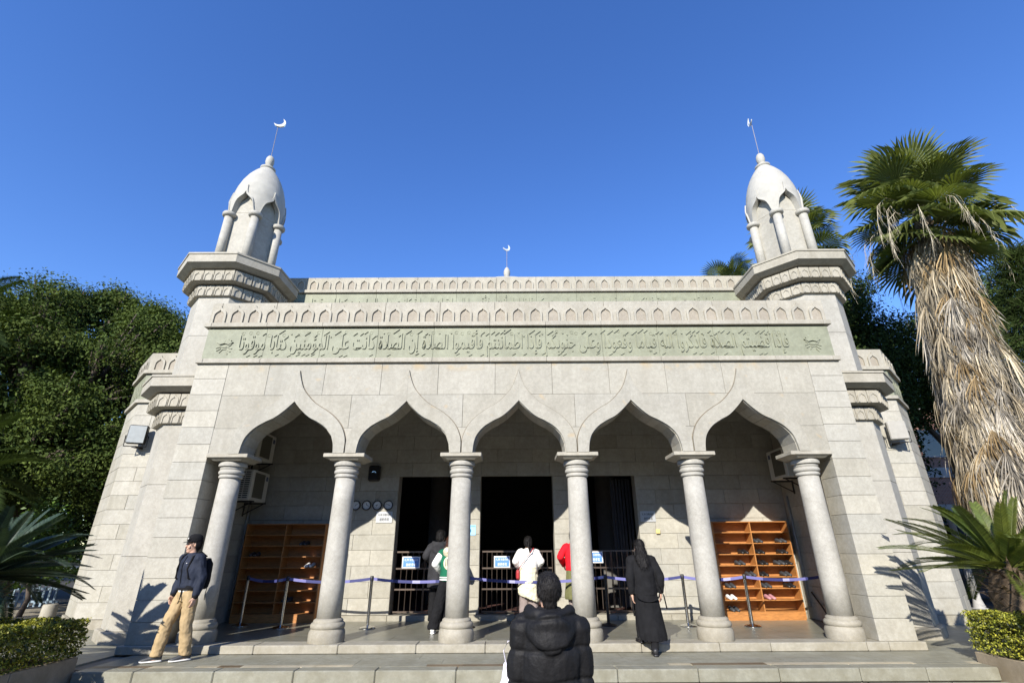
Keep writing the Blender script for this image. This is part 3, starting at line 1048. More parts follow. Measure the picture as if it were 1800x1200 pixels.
    if sx < 0:
        crescent(0.175, 132, 0.05).build('crescent', 'gold_leaf', t, (0.02, 0, 13.78), 0.25)
    else:
        crescent(0.16, 140, 0.03).build('crescent', 'silver_leaf', t, (-0.02, 0, 13.76), 1.42)
    return t


for sx in (-1, 1):
    tower(sx)

# ------------------------------------------------------------------ wings beyond the towers
YW, CH = 2.92, 1.05
WX = 9.97
for sx in (-1, 1):
    def P(x, y):
        return (sx * x, y)
    ring = [P(7.9, YW), P(WX, YW), P(WX + CH, YW + CH), P(WX + CH, 16), P(7.9, 16)]

    def off(d):                       # the same outline pushed out by d
        k = d * math.tan(PI / 8)
        return [P(7.9, YW - d), P(WX + k, YW - d), P(WX + CH + d, YW + CH - k), P(WX + CH + d, 16), P(7.9, 16)]

    def pr_(mb, d, z0, z1):
        o_ = off(d)
        return mb.loft([[(x, y, z) for x, y in o_] for z in (z0, z1)])
    w = pr_(MB(), -0.016, ZT, 6.38).build('wing_wall', 'mortar', mosque)
    ends = [((7.9, YW), (WX, YW)), ((WX, YW), (WX + CH, YW + CH))]
    for j, (a, b) in enumerate(ends):
        a, b = P(*a), P(*b)
        if sx < 0:
            a, b = b, a
        wall_run(w, a, b, 0.06, 5.04, CS, 0.95 if j == 0 else 0.75, 'wall_granite', seed=40 + j + 7 * sx)
    pr_(MB(), 0.05, ZT, 0.055).build('wing_plinth', 'base_granite', w)
    pr_(MB(), 0.07, 5.04, 5.13).build('wing_cornice', 'trim_granite', w)
    pr_(MB(), 0.006, 5.13, 5.83).build('wing_frieze', 'green_stone', w)
    pr_(MB(), 0.08, 5.85, 5.945).build('wing_cornice', 'trim_granite', w)
    pr_(MB(), 0.004, 5.945, 6.45).build('wing_parapet', 'trim_granite', w)
    for k in range(5):
        ob('parapet_arch', NICHE, w, (sx * (WX - 0.28 - 0.38 * k), YW - 0.006, 5.949))
    for k in range(4):
        q = (k + 0.5) * CH / 4 + 0.0
        ob('parapet_arch', NICHE, w, (sx * (WX + q) + 0, YW + q - 0.006, 5.949), sx * PI / 4)

# ------------------------------------------------------------------ writing
AF = {'ا': (0xFE8D, 2), 'أ': (0xFE83, 2), 'إ': (0xFE87, 2), 'ب': (0xFE8F, 4), 'ت': (0xFE95, 4), 'ة': (0xFE93, 2), 'ج': (0xFE9D, 4), 'د': (0xFEA9, 2), 'ذ': (0xFEAB, 2),
      'ر': (0xFEAD, 2), 'س': (0xFEB1, 4), 'ص': (0xFEB9, 4), 'ض': (0xFEBD, 4), 'ط': (0xFEC1, 4), 'ع': (0xFEC9, 4), 'ف': (0xFED1, 4), 'ق': (0xFED5, 4), 'ك': (0xFED9, 4),
      'ل': (0xFEDD, 4), 'م': (0xFEE1, 4), 'ن': (0xFEE5, 4), 'ه': (0xFEE9, 4), 'و': (0xFEED, 2), 'ى': (0xFEEF, 2), 'ي': (0xFEF1, 4), 'ؤ': (0xFE85, 2), 'لا': (0xFEFB, 2)}


def shape_arabic(txt):
    """joins the letters (presentation forms) and reverses them for a left-to-right typesetter"""
    out = []
    for wd in txt.split():
        ls = []
        k = 0
        while k < len(wd):
            if wd[k:k + 2] == 'لا':
                ls.append('لا')
                k += 2
            else:
                ls.append(wd[k])
                k += 1
        res = []
        for j, ch in enumerate(ls):
            base, n = AF[ch]
            pj = j > 0 and AF[ls[j - 1]][1] == 4
            nj = j < len(ls) - 1 and n == 4
            form = (3 if pj else 2) if nj else (1 if pj else 0)
            res.append(chr(base + form))
        out.append(''.join(res))
    return ' '.join(out)[::-1]


def text_mesh(body, extrude, size=1.0, res=2, space=1.0):
    cu = bpy.data.curves.new('txt', 'FONT')
    cu.body = body
    cu.size = size
    cu.extrude = extrude
    cu.resolution_u = res
    cu.space_character = space
    o = bpy.data.objects.new('txt', cu)
    COL.objects.link(o)
    dg = bpy.context.evaluated_depsgraph_get()
    me = bpy.data.meshes.new_from_object(o.evaluated_get(dg))
    bpy.data.objects.remove(o)
    bpy.data.curves.remove(cu)
    return me


def text_on_wall(name, body, x0, x1, z0, z1, y, mat, parent, extrude=0.002, keep=False):
    """a line of writing stretched into the given box on a wall facing -y"""
    me = text_mesh(body, extrude)
    n = len(me.vertices)
    co = np.empty(n * 3)
    me.vertices.foreach_get('co', co)
    co = co.reshape(-1, 3)
    a, b = co.min(0), co.max(0)
    X = x0 + (co[:, 0] - a[0]) / (b[0] - a[0]) * (x1 - x0)
    Z = z0 + (co[:, 1] - a[1]) / (b[1] - a[1]) * (z1 - z0)
    Y = y - co[:, 2]
    me.vertices.foreach_set('co', np.stack([X, Y, Z], 1).ravel())
    me.flip_normals()
    me.name = name
    me.materials.clear()
    me.materials.append(MT[mat])
    me.update()
    return ob(name, me, parent)


VERSE = 'فإذا قضيتم الصلاة فاذكروا الله قياما وقعودا وعلى جنوبكم فإذا اطمأننتم فأقيموا الصلاة إن الصلاة كانت على المؤمنين كتابا موقوتا'
ins = text_on_wall('inscription', shape_arabic(VERSE), -5.90, 5.72, 5.16, 5.77, -0.008, 'green_stone', mosque, 0.023)
# vowel marks: short slanting strokes, hooks and dots over and under the letters
rr = random.Random(5)
x = -5.85
while x < 5.65:
    kind = rr.random()
    z = rr.uniform(5.62, 5.70)
    mb = MB()
    if kind < 0.62:
        L = rr.uniform(0.09, 0.17)
        w = 0.011
        a = (x, z)
        b = (x + L * 0.80, z + L * 0.55)
        mb.prism([(a[0], a[1]), (a[0] + w, a[1] - w), (b[0] + w * 0.5, b[1] - w * 0.4), (b[0], b[1])], -0.030, 0.0)
    elif kind < 0.8:
        pts = [(x + 0.035 * math.cos(t), -0.008, z + 0.03 + 0.035 * math.sin(t)) for t in np.linspace(0.4, 5.6, 8)]
        mb.tube(pts, 0.009, 5)
    else:
        mb.prism([(x, z), (x + 0.02, z - 0.02), (x + 0.04, z), (x + 0.02, z + 0.02)], -0.028, 0.0)
    mb.build('vowel_mark', 'green_stone', mosque)
    if rr.random() < 0.32:
        z2 = rr.uniform(5.165, 5.20)
        MB().prism([(x, z2), (x + 0.012, z2 - 0.008), (x + 0.085, z2 + 0.035), (x + 0.075, z2 + 0.045)], -0.026, 0.0).build('vowel_mark', 'green_stone', mosque)
    x += rr.uniform(0.085, 0.155)
o2 = ob('inscription', ins.data, mosque, (0, YB, 7.75 - 5.20 * 0.86))
o2.scale = (1.0, 1.0, 0.86)
for sx in (-1, 1):                                   # lotus flowers at both ends of the frieze
    mb = MB()
    cx, cz = sx * 6.22 + (0.02 if sx < 0 else 0.0), 5.50
    for k, (a, L, w) in enumerate([(90, 0.13, 0.05), (62, 0.145, 0.045), (118, 0.145, 0.045), (36, 0.165, 0.045), (144, 0.165, 0.045), (12, 0.18, 0.04), (168, 0.18, 0.04)]):
        t = math.radians(a)
        d = (math.cos(t), math.sin(t) * 0.75)
        n_ = (-d[1], d[0])
        b0 = (cx, cz - 0.02)
        mb.prism([(b0[0], b0[1]), (b0[0] + d[0] * L * 0.5 - n_[0] * w, b0[1] + d[1] * L * 0.5 - n_[1] * w), (b0[0] + d[0] * L, b0[1] + d[1] * L), (b0[0] + d[0] * L * 0.5 + n_[0] * w, b0[1] + d[1] * L * 0.5 + n_[1] * w)], -0.022 - 0.003 * k, 0.0)
    mb.strip([(cx + 0.13 * math.cos(t), cz - 0.01 + 0.075 * math.sin(t)) for t in np.linspace(PI, 2 * PI, 10)], [(cx + 0.15 * math.cos(t), cz - 0.01 + 0.10 * math.sin(t)) for t in np.linspace(PI, 2 * PI, 10)], -0.026, 0)
    for k, (dx, dz, L, a) in enumerate([(-0.17, -0.12, 0.10, 20), (0.07, -0.10, 0.10, -20), (-0.15, -0.18, 0.09, 30), (0.06, -0.15, 0.10, -35), (-0.08, -0.22, 0.08, 50), (0.04, -0.20, 0.08, -50), (-0.05, -0.15, 0.1, 5)]):
        t = math.radians(a)
        p = (cx + dx, cz + dz)
        q = (p[0] + L * math.cos(t), p[1] + L * math.sin(t))
        mb.prism([(p[0], p[1] - 0.011), (q[0], q[1] - 0.011), (q[0] + 0.01, q[1] + 0.011), (p[0], p[1] + 0.011)], -0.024, 0)
    mb.build('lotus_relief', 'green_stone', mosque)
# carved scrolls on the friezes of the wings
for sx in (-1, 1):
    for k in range(7):
        x0 = sx * (WX - 0.25 - 0.27 * k)
        pts = [(x0 + 0.09 * math.cos(t) * (1 - t / 9), YW - 0.006, 5.48 + 0.19 * math.sin(t) * (1 - t / 12)) for t in np.linspace(0, 5.2, 9)]
        MB().tube(pts, 0.014, 5).build('scroll_relief', 'green_stone', mosque)
    for k in range(4):
        q = CH * (k + 0.5) / 4
        pts = [(sx * (WX + q) + sx * 0.07 * math.cos(t), YW + q - 0.006 + 0.07 * math.cos(t), 5.48 + 0.2 * math.sin(t)) for t in np.linspace(0, 5.0, 9)]
        MB().tube(pts, 0.014, 5).build('scroll_relief', 'green_stone', mosque)

# ------------------------------------------------------------------ gates, signs and other fittings
bar_m = MB().tube([(0, 0, 0), (0, 0, 1.30)], 0.0105, 6).mesh('bar', 'gate_metal')
for a, b, lab in ((-2.90, -1.55, 'brown barred gate across the left doorway, beside the four clocks'),
                  (-0.86, 0.80, 'brown barred gate across the middle doorway, behind the woman in white'),
                  (1.56, 2.84, 'brown barred gate across the right doorway, next to the hanging curtain')):
    g = empty('barred_gate', ((a + b) / 2, YB + 0.17, 0.11))
    tag(g, lab, 'gate', 'gates in the three doorways')
    w = (b - a) / 2
    for s, (u, v) in ((-1, (-w, -0.012)), (1, (0.012, w))):
        for z in (0.04, 0.50, 0.94, 1.30):
            MB().box(u, v, -0.018, 0.018, z - 0.017, z + 0.017).build('rail', 'gate_metal', g)
        n = max(5, round((v - u) / 0.125))
        for k in range(n + 1):
            ob('bar', bar_m, g, (u + (v - u) * k / n, 0, 0.02))
    for s in (-1, 1):
        MB().tube([(s * 0.05, -0.02, 0.93), (s * 0.05, -0.05, 0.95), (s * 0.05, -0.05, 1.05), (s * 0.05, -0.02, 1.07)], 0.008, 6).build('handle', 'gate_metal', g)


def sign(name, label, cat, x0, x1, z0, z1, y, face, edge, ink, lines, group=None, th=0.012):
    s = empty(name, ((x0 + x1) / 2, y, z0))
    tag(s, label, cat, group)
    w, h = (x1 - x0) / 2, z1 - z0
    MB().cbox(-w, w, -th, 0, 0, h, 0.003).build('border', edge, s)
    e_ = 0.022 if edge != face else 0.0
    MB().box(-w + e_, w - e_, -th - 0.002, -th + 0.002, e_, h - e_).build('panel', face, s)
    for body, a, b, c, d in lines:
        text_on_wall('lettering', body, -w + a * 2 * w, -w + b * 2 * w, c * h, d * h, -th - 0.003, ink, s, 0.0015)
    return s


TX = [('礼拜·宗教场所', 0.12, 0.90, 0.60, 0.82), ('谢绝参观', 0.22, 0.80, 0.16, 0.44)]
sign('blue_notice', 'blue notice with white writing on the left gate, half in shadow', 'sign', -2.75, -2.33, 1.06, 1.31, YB + 0.145, 'sign_blue', 'sign_white', 'sign_white', TX, 'blue notices hung on the gates')
sign('blue_notice', 'blue notice with white writing on the middle gate, beside the woman in white', 'sign', -0.58, -0.20, 1.06, 1.31, YB + 0.145, 'sign_blue', 'sign_white', 'sign_white', TX, 'blue notices hung on the gates')
sign('blue_notice', 'blue notice with white writing on the right gate, cut off by a column', 'sign', 1.62, 2.00, 1.15, 1.40, YB + 0.145, 'sign_blue', 'sign_white', 'sign_white', TX, 'blue notices hung on the gates')
sign('wall_plaque', 'grey plaque with black writing below the clocks', 'plaque', -3.43, -3.04, 2.06, 2.31, YB - 0.006, 'plaque_silver', 'plaque_silver', 'ink_black', TX, 'grey plaques beside the outer doors')
sign('wall_plaque', 'grey plaque with black writing right of the right doorway', 'plaque', 2.95, 3.31, 2.05, 2.29, YB - 0.006, 'plaque_silver', 'plaque_silver', 'ink_black', TX, 'grey plaques beside the outer doors')
p_ = sign('blue_poster', 'light blue poster with a dark round emblem on the pillar between two doors', 'poster', -1.30, -1.02, 1.77, 2.0, YB - 0.006, 'poster_blue', 'poster_blue', 'poster_dark', [('扫码须知', 0.15, 0.95, 0.80, 0.95)], th=0.006)
MB().strip([(0.055 * math.cos(t) - 0.02, 0.1 + 0.055 * math.sin(t)) for t in np.linspace(0, 2 * PI, 20)], [(0.03 * math.cos(t) - 0.02, 0.1 + 0.03 * math.sin(t)) for t in np.linspace(0, 2 * PI, 20)], -0.0095, -0.006).build('emblem', 'poster_dark', p_)
s_ = empty('switch_box', (3.33, YB - 0.004, 1.83))
tag(s_, 'small yellow box on the sunlit wall right of the right doorway', 'switch box')
MB().cbox(-0.045, 0.045, -0.05, 0, -0.05, 0.05, 0.006).build('case', 'box_yellow', s_)
MB().cbox(-0.022, 0.022, -0.058, -0.048, -0.03, 0.03, 0.004).build('cover', 'box_yellow', s_)
s_ = empty('wall_speaker', (-3.56, YB - 0.004, 3.02))
tag(s_, 'black wall loudspeaker above the four clocks', 'loudspeaker')
MB().cbox(-0.14, 0.14, -0.14, 0, 0, 0.37, 0.03).build('case', 'post_black', s_)
MB().cbox(-0.115, 0.115, -0.146, -0.13, 0.03, 0.34, 0.012).build('speaker_cloth', 'slot_black', s_)
MB().strip([(0.05 * math.cos(t), 0.17 + 0.05 * math.sin(t)) for t in np.linspace(0.5, 2.6, 8)], [(0.058 * math.cos(t), 0.17 + 0.058 * math.sin(t)) for t in np.linspace(0.5, 2.6, 8)], -0.149, -0.145).build('badge', 'steel', s_)

for k, (x, hh, mm, nm) in enumerate(((-3.95, 7, 10, 'leftmost'), (-3.69, 11, 20, 'second from the left'), (-3.43, 8, 35, 'third from the left'), (-3.16, 3, 48, 'rightmost, nearest the doorway'))):
    c = empty('wall_clock', (x, YB - 0.004, 2.47))
    tag(c, 'round black-rimmed white wall clock, %s of the row of four' % nm, 'clock', 'row of four wall clocks')
    n_ = 28
    ring = lambda r, y: [(r * math.cos(2 * PI * j / n_), y, r * math.sin(2 * PI * j / n_)) for j in range(n_)]
    MB().loft([ring(0.113, 0), ring(0.113, -0.03), ring(0.104, -0.036), ring(0.094, -0.032), ring(0.094, -0.012)], False, False).build('rim', 'post_black', c, smooth=True, sharp=40)
    MB().loft([ring(0.098, -0.004), ring(0.098, -0.014)]).build('dial', 'clock_face', c)
    mb = MB()
    for q in range(12):
        t = 2 * PI * q / 12
        mb.tube([(0.072 * math.cos(t), -0.015, 0.072 * math.sin(t)), (0.086 * math.cos(t), -0.015, 0.086 * math.sin(t))], 0.003, 4)
    mb.build('hour_marks', 'ink_black', c)
    for q, L, w in ((hh / 12 + mm / 720, 0.045, 0.005), (mm / 60, 0.068, 0.0035)):
        t = PI / 2 - 2 * PI * q
        MB().tube([(-0.012 * math.cos(t), -0.018, -0.012 * math.sin(t)), (L * math.cos(t), -0.018, L * math.sin(t))], w, 4).build('hand', 'ink_black', c)
    MB().lathe([(0.024, -0.001), (0.024, 0.001)], seg=12).build('hub_print', 'appliance_dark', c).rotation_euler = (PI / 2, 0, 0)
    c.children[-1].location = (0, -0.0155, -0.012)


def ac_unit(x_wall, sx, y0, y1, z0, z1, label):
    """outdoor unit on brackets at a side wall; sx is the way it faces"""
    u = empty('outdoor_unit', (x_wall, (y0 + y1) / 2, z0))
    tag(u, label, 'air conditioner', 'air conditioner outdoor units on the porch walls')
    hy, h = (y1 - y0) / 2, z1 - z0
    xa, xb = sorted((sx * 0.10, sx * 0.43))
    MB().cbox(xa, xb, -hy, hy, 0.0, h, 0.018).build('casing', 'appliance_cream', u)
    xf = sx * 0.43
    MB().cbox(min(xf, xf + sx * 0.008), max(xf, xf + sx * 0.008), -hy + 0.10, hy - 0.22, 0.07, h - 0.06, 0.003).build('fan_panel', 'appliance_dark', u)
    MB().box(min(xf, xf + sx * 0.005), max(xf, xf + sx * 0.005), hy - 0.16, hy - 0.07, h - 0.19, h - 0.09).build('energy_label', 'label_blue', u)
    sl = MB().box(-0.055, 0.055, -0.004, 0.004, -0.011, 0.011).mesh('vent_slot', 'slot_black')
    if sx > 0:
        for r in range(13):
            for c in (-1, 1):
                ob('vent_slot', sl, u, ((xa + xb) / 2 + c * 0.066 - 0.01, -hy - 0.001, 0.06 + (h - 0.12) * r / 12))
    else:
        MB().cbox((xa + xb) / 2 - 0.05, (xa + xb) / 2 + 0.03, -hy - 0.012, -hy + 0.002, h * 0.78, h * 0.86, 0.004).build('grip', 'appliance_dark', u)
        pts = [((xa + xb) / 2 + 0.02, -hy - 0.01, h * 0.62), ((xa + xb) / 2 + 0.02, -hy - 0.05, h * 0.35), ((xa + xb) / 2 + 0.09, -hy - 0.06, h * 0.2), ((xa + xb) / 2 + 0.2, -hy - 0.02, h * 0.25), (-0.02, -hy + 0.02, h * 0.45)]
        MB().tube(pts, 0.014, 8).build('cable', 'cable_black', u, smooth=True)
    for yy in (-hy + 0.12, hy - 0.12):
        MB().box(min(0, sx * 0.5), max(0, sx * 0.5), yy - 0.018, yy + 0.018, -0.035, -0.004).build('bracket_arm', 'dark_metal', u)
        MB().tube([(sx * 0.45, yy, -0.03), (sx * 0.02, yy, -0.26)], 0.013, 6).build('bracket_strut', 'dark_metal', u)
        MB().box(min(0, sx * 0.02), max(0, sx * 0.02), yy - 0.018, yy + 0.018, -0.30, -0.03).build('bracket_plate', 'dark_metal', u)
    return u


ac_unit(-6.495, 1, 1.95, 2.75, 2.50, 3.18, 'lower of the two cream air conditioner units on the left porch wall')
ac_unit(-6.495, 1, 1.95, 2.75, 3.42, 4.08, 'upper of the two cream air conditioner units on the left porch wall')
ac_unit(6.495, -1, 1.75, 2.55, 2.92, 3.60, 'cream air conditioner unit on the right porch wall, above the sunlit shoe rack')
for sx, y in ((-1, 2.85), (1, 2.78)):
    c = tag(MB().tube([(sx * 6.475, y, 2.6), (sx * 6.475, y, 0.25)], 0.028, 10).build('drain_pipe', 'pipe_grey', smooth=True), 'grey drain pipe running down the %s porch wall' % ('left' if sx < 0 else 'right'), 'pipe', 'drain pipes below the air conditioners')
c = tag(MB().tube([(6.47, 2.6, 0.55), (6.45, 2.25, 0.28), (6.46, 2.05, 0.02)], 0.016, 6).build('waste_hose', 'cable_black', smooth=True), 'thin dark hose slanting to the floor beside the right shoe rack', 'hose')

# floodlights on the wings
for sx, lab in ((-1, 'grey floodlight on a black bracket on the left wing'), (1, 'pale floodlight in the shade of the right tower cornice')):
    f = empty('floodlight', (sx * 9.55, YW - 0.01, 3.92))
    tag(f, lab, 'floodlight', 'floodlights on the wings')
    b = MB().cbox(-0.20, 0.20, -0.10, 0.06, 0.0, 0.46, 0.02)
    o_ = b.build('housing', 'dark_metal' if sx < 0 else 'pipe_grey', f, (0, -0.22, 0), sx * -0.35)
    MB().box(-0.18, 0.18, -0.106, -0.098, 0.02, 0.44).build('lens', 'lamp_glass' if sx < 0 else 'pipe_grey', o_)
    MB().tube([(0.20, -0.02, 0.2), (0.24, -0.02, 0.2), (0.24, 0.0, -0.06), (-0.24, 0.0, -0.06), (-0.24, -0.02, 0.2), (-0.20, -0.02, 0.2)], 0.014, 6).build('yoke', 'dark_metal', o_)
    MB().box(-0.05, 0.05, -0.26, 0.01, -0.09, -0.05).build('bracket', 'dark_metal', f)


# ------------------------------------------------------------------ shoe racks and shoes
def rack(x0, x1, label):
    yf, yb = 2.66, 2.985
    k = empty('shoe_rack', ((x0 + x1) / 2, yb, 0))
    tag(k, label, 'shoe rack', 'wooden shoe racks in the porch')
    w = (x1 - x0) / 2
    H = 2.03
    d0, d1 = yf - yb, 0.0
    for x in (-w, 0, w):
        MB().box(x - 0.012, x + 0.012, d0 - (0.001 if x else 0.0), d1, 0.02, H).build('upright', 'rack_wood', k)
    MB().box(-w, w, d1 - 0.012, d1 - 0.002, 0.03, H - 0.01).build('back_panel', 'rack_wood', k)
    MB().box(-w, w, d0 + 0.006, d0 + 0.03, 0.0, 0.15).build('kick_board', 'rack_wood', k)
    zz = []
    for r in range(9):
        z = 0.16 + r * (H - 0.17) / 8
        zz.append(z)
        for s in (-1, 1):
            a, b = sorted((s * 0.013, s * (w - 0.013)))
            MB().box(a, b, d0 + 0.003, d1 - 0.013, z - 0.009, z + 0.009).build('shelf', 'rack_wood', k)
    return k, zz


rk_l, zz = rack(-6.33, -4.50, 'tall wooden shoe rack in deep shade at the left end of the porch')
rk_r, zz = rack(4.53, 6.27, 'tall orange wooden shoe rack in sunlight at the right end of the porch')


def shoe_me(mat):
    mb = MB()
    for s in (-1, 1):
        c = s * 0.052
        mb.loft([[(c + r * 0.042 * math.cos(t), y + 0.0, max(0.0, h * (0.5 + 0.5 * math.sin(t)))) for t in np.linspace(0, 2 * PI, 10, endpoint=False)] for y, r, h in ((-0.135, 0.45, 0.04), (-0.12, 0.85, 0.05), (-0.07, 1.0, 0.06), (0.0, 0.9, 0.085), (0.06, 0.85, 0.10), (0.11, 0.85, 0.10), (0.13, 0.5, 0.08))])
    return mb.mesh('pair_of_shoes', mat, True)


SH = {m_: shoe_me(m_) for m_ in ('shoe_black', 'shoe_dark', 'shoe_white', 'shoe_pink')}
ordn = ['bottom', 'second', 'third', 'fourth', 'fifth', 'sixth', 'seventh', 'top']
SHOES = [(1, 1, 6, -0.27, 'shoe_dark'), (1, 1, 6, 0.28, 'shoe_dark'), (1, 1, 5, -0.27, 'shoe_black'), (1, 1, 5, 0.26, 'shoe_black'), (1, 0, 5, 0.22, 'shoe_black'),
         (1, 1, 4, -0.24, 'shoe_black'), (1, 1, 4, 0.14, 'shoe_dark'), (1, 1, 4, 0.31, 'shoe_black'), (1, 0, 4, 0.10, 'shoe_dark'), (1, 0, 3, 0.30, 'shoe_dark'), (1, 1, 3, -0.28, 'shoe_black'), (1, 1, 3, 0.24, 'shoe_dark'),
         (1, 1, 2, -0.26, 'shoe_dark'), (1, 1, 2, 0.27, 'shoe_black'), (1, 1, 1, -0.22, 'shoe_pink'), (1, 0, 2, -0.2, 'shoe_dark'), (1, 0, 1, -0.22, 'shoe_white'), (1, 0, 0, -0.2, 'shoe_dark'),
         (-1, 1, 6, 0.0, 'shoe_dark'), (-1, 0, 5, -0.25, 'shoe_dark'), (-1, 1, 4, 0.2, 'shoe_white'), (-1, 1, 1, -0.2, 'shoe_dark')]
cn = {'shoe_black': 'black', 'shoe_dark': 'dark grey', 'shoe_white': 'white', 'shoe_pink': 'pink'}
for sd, col, row, dx, m_ in SHOES:
    xc = (5.40 if sd > 0 else -5.415) + (0.43 if col else -0.43) + dx
    o = ob('pair_of_shoes', SH[m_], None, (xc, 2.78, zz[row] + 0.0095), 0.0)
    pos = 'left end,' if dx < -0.15 else ('right end,' if dx > 0.2 else ('right of centre,' if dx > 0.12 else 'centre,'))
    tag(o, '%s shoes, %s shelf%s, %s %s of the %s rack' % (cn[m_], ordn[row], '' if row in (0, 7) else ' up', pos, 'right half' if col else 'left half', 'sunlit' if sd > 0 else 'shaded'), 'shoes', 'shoes on the racks')

# ------------------------------------------------------------------ belt barriers
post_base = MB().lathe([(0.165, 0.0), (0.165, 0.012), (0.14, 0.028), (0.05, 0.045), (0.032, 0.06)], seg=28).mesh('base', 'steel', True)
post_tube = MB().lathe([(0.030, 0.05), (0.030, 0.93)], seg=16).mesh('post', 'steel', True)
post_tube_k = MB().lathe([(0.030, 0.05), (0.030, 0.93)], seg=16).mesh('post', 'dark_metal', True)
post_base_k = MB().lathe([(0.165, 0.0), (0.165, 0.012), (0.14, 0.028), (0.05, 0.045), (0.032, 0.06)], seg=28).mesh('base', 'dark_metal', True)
for me in (post_base, post_base_k, post_tube, post_tube_k):
    me.set_sharp_from_angle(angle=math.radians(40))
post_head = MB().lathe([(0.034, 0.86), (0.036, 0.87), (0.036, 0.945), (0.030, 0.955), (0.01, 0.957)], seg=16).mesh('head', 'post_black', True)
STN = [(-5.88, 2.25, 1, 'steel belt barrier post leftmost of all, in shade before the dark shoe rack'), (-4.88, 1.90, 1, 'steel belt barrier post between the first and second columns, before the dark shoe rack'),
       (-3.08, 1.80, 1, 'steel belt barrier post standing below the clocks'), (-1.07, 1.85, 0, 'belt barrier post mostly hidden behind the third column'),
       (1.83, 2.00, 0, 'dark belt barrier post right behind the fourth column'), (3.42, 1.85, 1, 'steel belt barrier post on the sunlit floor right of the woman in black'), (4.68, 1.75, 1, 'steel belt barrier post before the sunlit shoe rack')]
ENDS = STN[1:] + [(6.47, 1.9, None, None)]
for k, (x, y, bright, lab) in enumerate(STN):
    s = empty('barrier_post', (x, y, 0.001))
    tag(s, lab, 'barrier post', 'belt barriers in the porch')
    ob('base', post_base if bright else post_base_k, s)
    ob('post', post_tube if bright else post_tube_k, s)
    ob('head', post_head, s)
    ex, ey = ENDS[k][0], ENDS[k][1]
    dx, dy = ex - x, ey - y
    L = math.hypot(dx, dy)
    n = 24
    mb = MB()
    sag = 0.05 + 0.012 * L * L * 0.4
    pts = []
    for j in range(n + 1):
        t = 0.036 / L + (1 - 0.072 / L) * j / n
        pts.append((dx * t, dy * t, 0.905 - sag * 4 * t * (1 - t)))
    nx, ny = -dy / L * 0.0012, dx / L * 0.0012
    for j in range(n):
        p, q = pts[j], pts[j + 1]
        ph = (j * L / n) % 0.95
        mi = 0 if ph < 0.36 else (1 if ph < 0.80 else 2)
        tw = 0.0
        mb.add([(p[0] - nx, p[1] - ny, p[2] - 0.027), (q[0] - nx, q[1] - ny, q[2] - 0.027), (q[0] - nx, q[1] - ny, q[2] + 0.027), (p[0] - nx, p[1] - ny, p[2] + 0.027),
                (p[0] + nx, p[1] + ny, p[2] - 0.027), (q[0] + nx, q[1] + ny, q[2] - 0.027), (q[0] + nx, q[1] + ny, q[2] + 0.027), (p[0] + nx, p[1] + ny, p[2] + 0.027)],
               [(0, 1, 2, 3), (7, 6, 5, 4), (3, 2, 6, 7), (0, 4, 5, 1)], mi)
    mb.build('belt', ['belt_violet', 'belt_navy', 'belt_white'], s)

# dark strip curtain inside the right doorway
cu_ = empty('strip_curtain', (2.62, YB + 0.42, 0.2))
tag(cu_, 'dark strip curtain gathered at the right edge of the right doorway', 'curtain')
for k in range(7):
    x = -0.24 + 0.075 * k
    MB().loft([[(x - 0.03 + 0.01 * math.sin(k + z), 0.012 * math.sin(2 * k), z), (x + 0.03 + 0.01 * math.sin(k + z), 0.012 * math.sin(2 * k) + 0.015, z), (x + 0.03 + 0.01 * math.sin(k + z), 0.012 * math.sin(2 * k) + 0.02, z), (x - 0.03 + 0.01 * math.sin(k + z), 0.012 * math.sin(2 * k) + 0.006, z)] for z in np.linspace(0, 2.9, 12)]).build('strip', 'cloth_charcoal', cu_)

# ------------------------------------------------------------------ planters, hedges, cycads
def quads_mesh(name, V, mat, smooth=False):
    """V: (n, 4, 3) array of loose quads"""
    n = len(V)
    me = bpy.data.meshes.new(name)
    me.vertices.add(n * 4)
    me.vertices.foreach_set('co', np.ascontiguousarray(V, dtype=np.float32).ravel())
    me.loops.add(n * 4)
    me.loops.foreach_set('vertex_index', np.arange(n * 4, dtype=np.int32))
    me.polygons.add(n)
    me.polygons.foreach_set('loop_start', np.arange(0, n * 4, 4, dtype=np.int32))
    mats = mat if isinstance(mat, (list, tuple)) else [mat]
    for m_ in mats:
        me.materials.append(MT[m_])
    me.update(calc_edges=True)
    me.validate()
    return me


def leaf_quads(P, size, asp=0.45, N=None, spread=1.0, rg=rng):
    """rhombic leaves at points P, turned at random about the directions N"""
    n = len(P)
    A = rg.normal(size=(n, 3))
    if N is not None:
        A = A * spread + N
    A /= np.linalg.norm(A, axis=1)[:, None] + 1e-9
    B = rg.normal(size=(n, 3))
    B -= A * (A * B).sum(1)[:, None]
    B /= np.linalg.norm(B, axis=1)[:, None] + 1e-9
    C = np.cross(A, B)
    s = (size * rg.uniform(0.6, 1.3, n))[:, None]
    fold = A * s * 0.12
    return np.stack([P - B * s * 0.5, P + C * s * asp * 0.5 + fold, P + B * s * 0.5, P - C * s * asp * 0.5 + fold], 1)


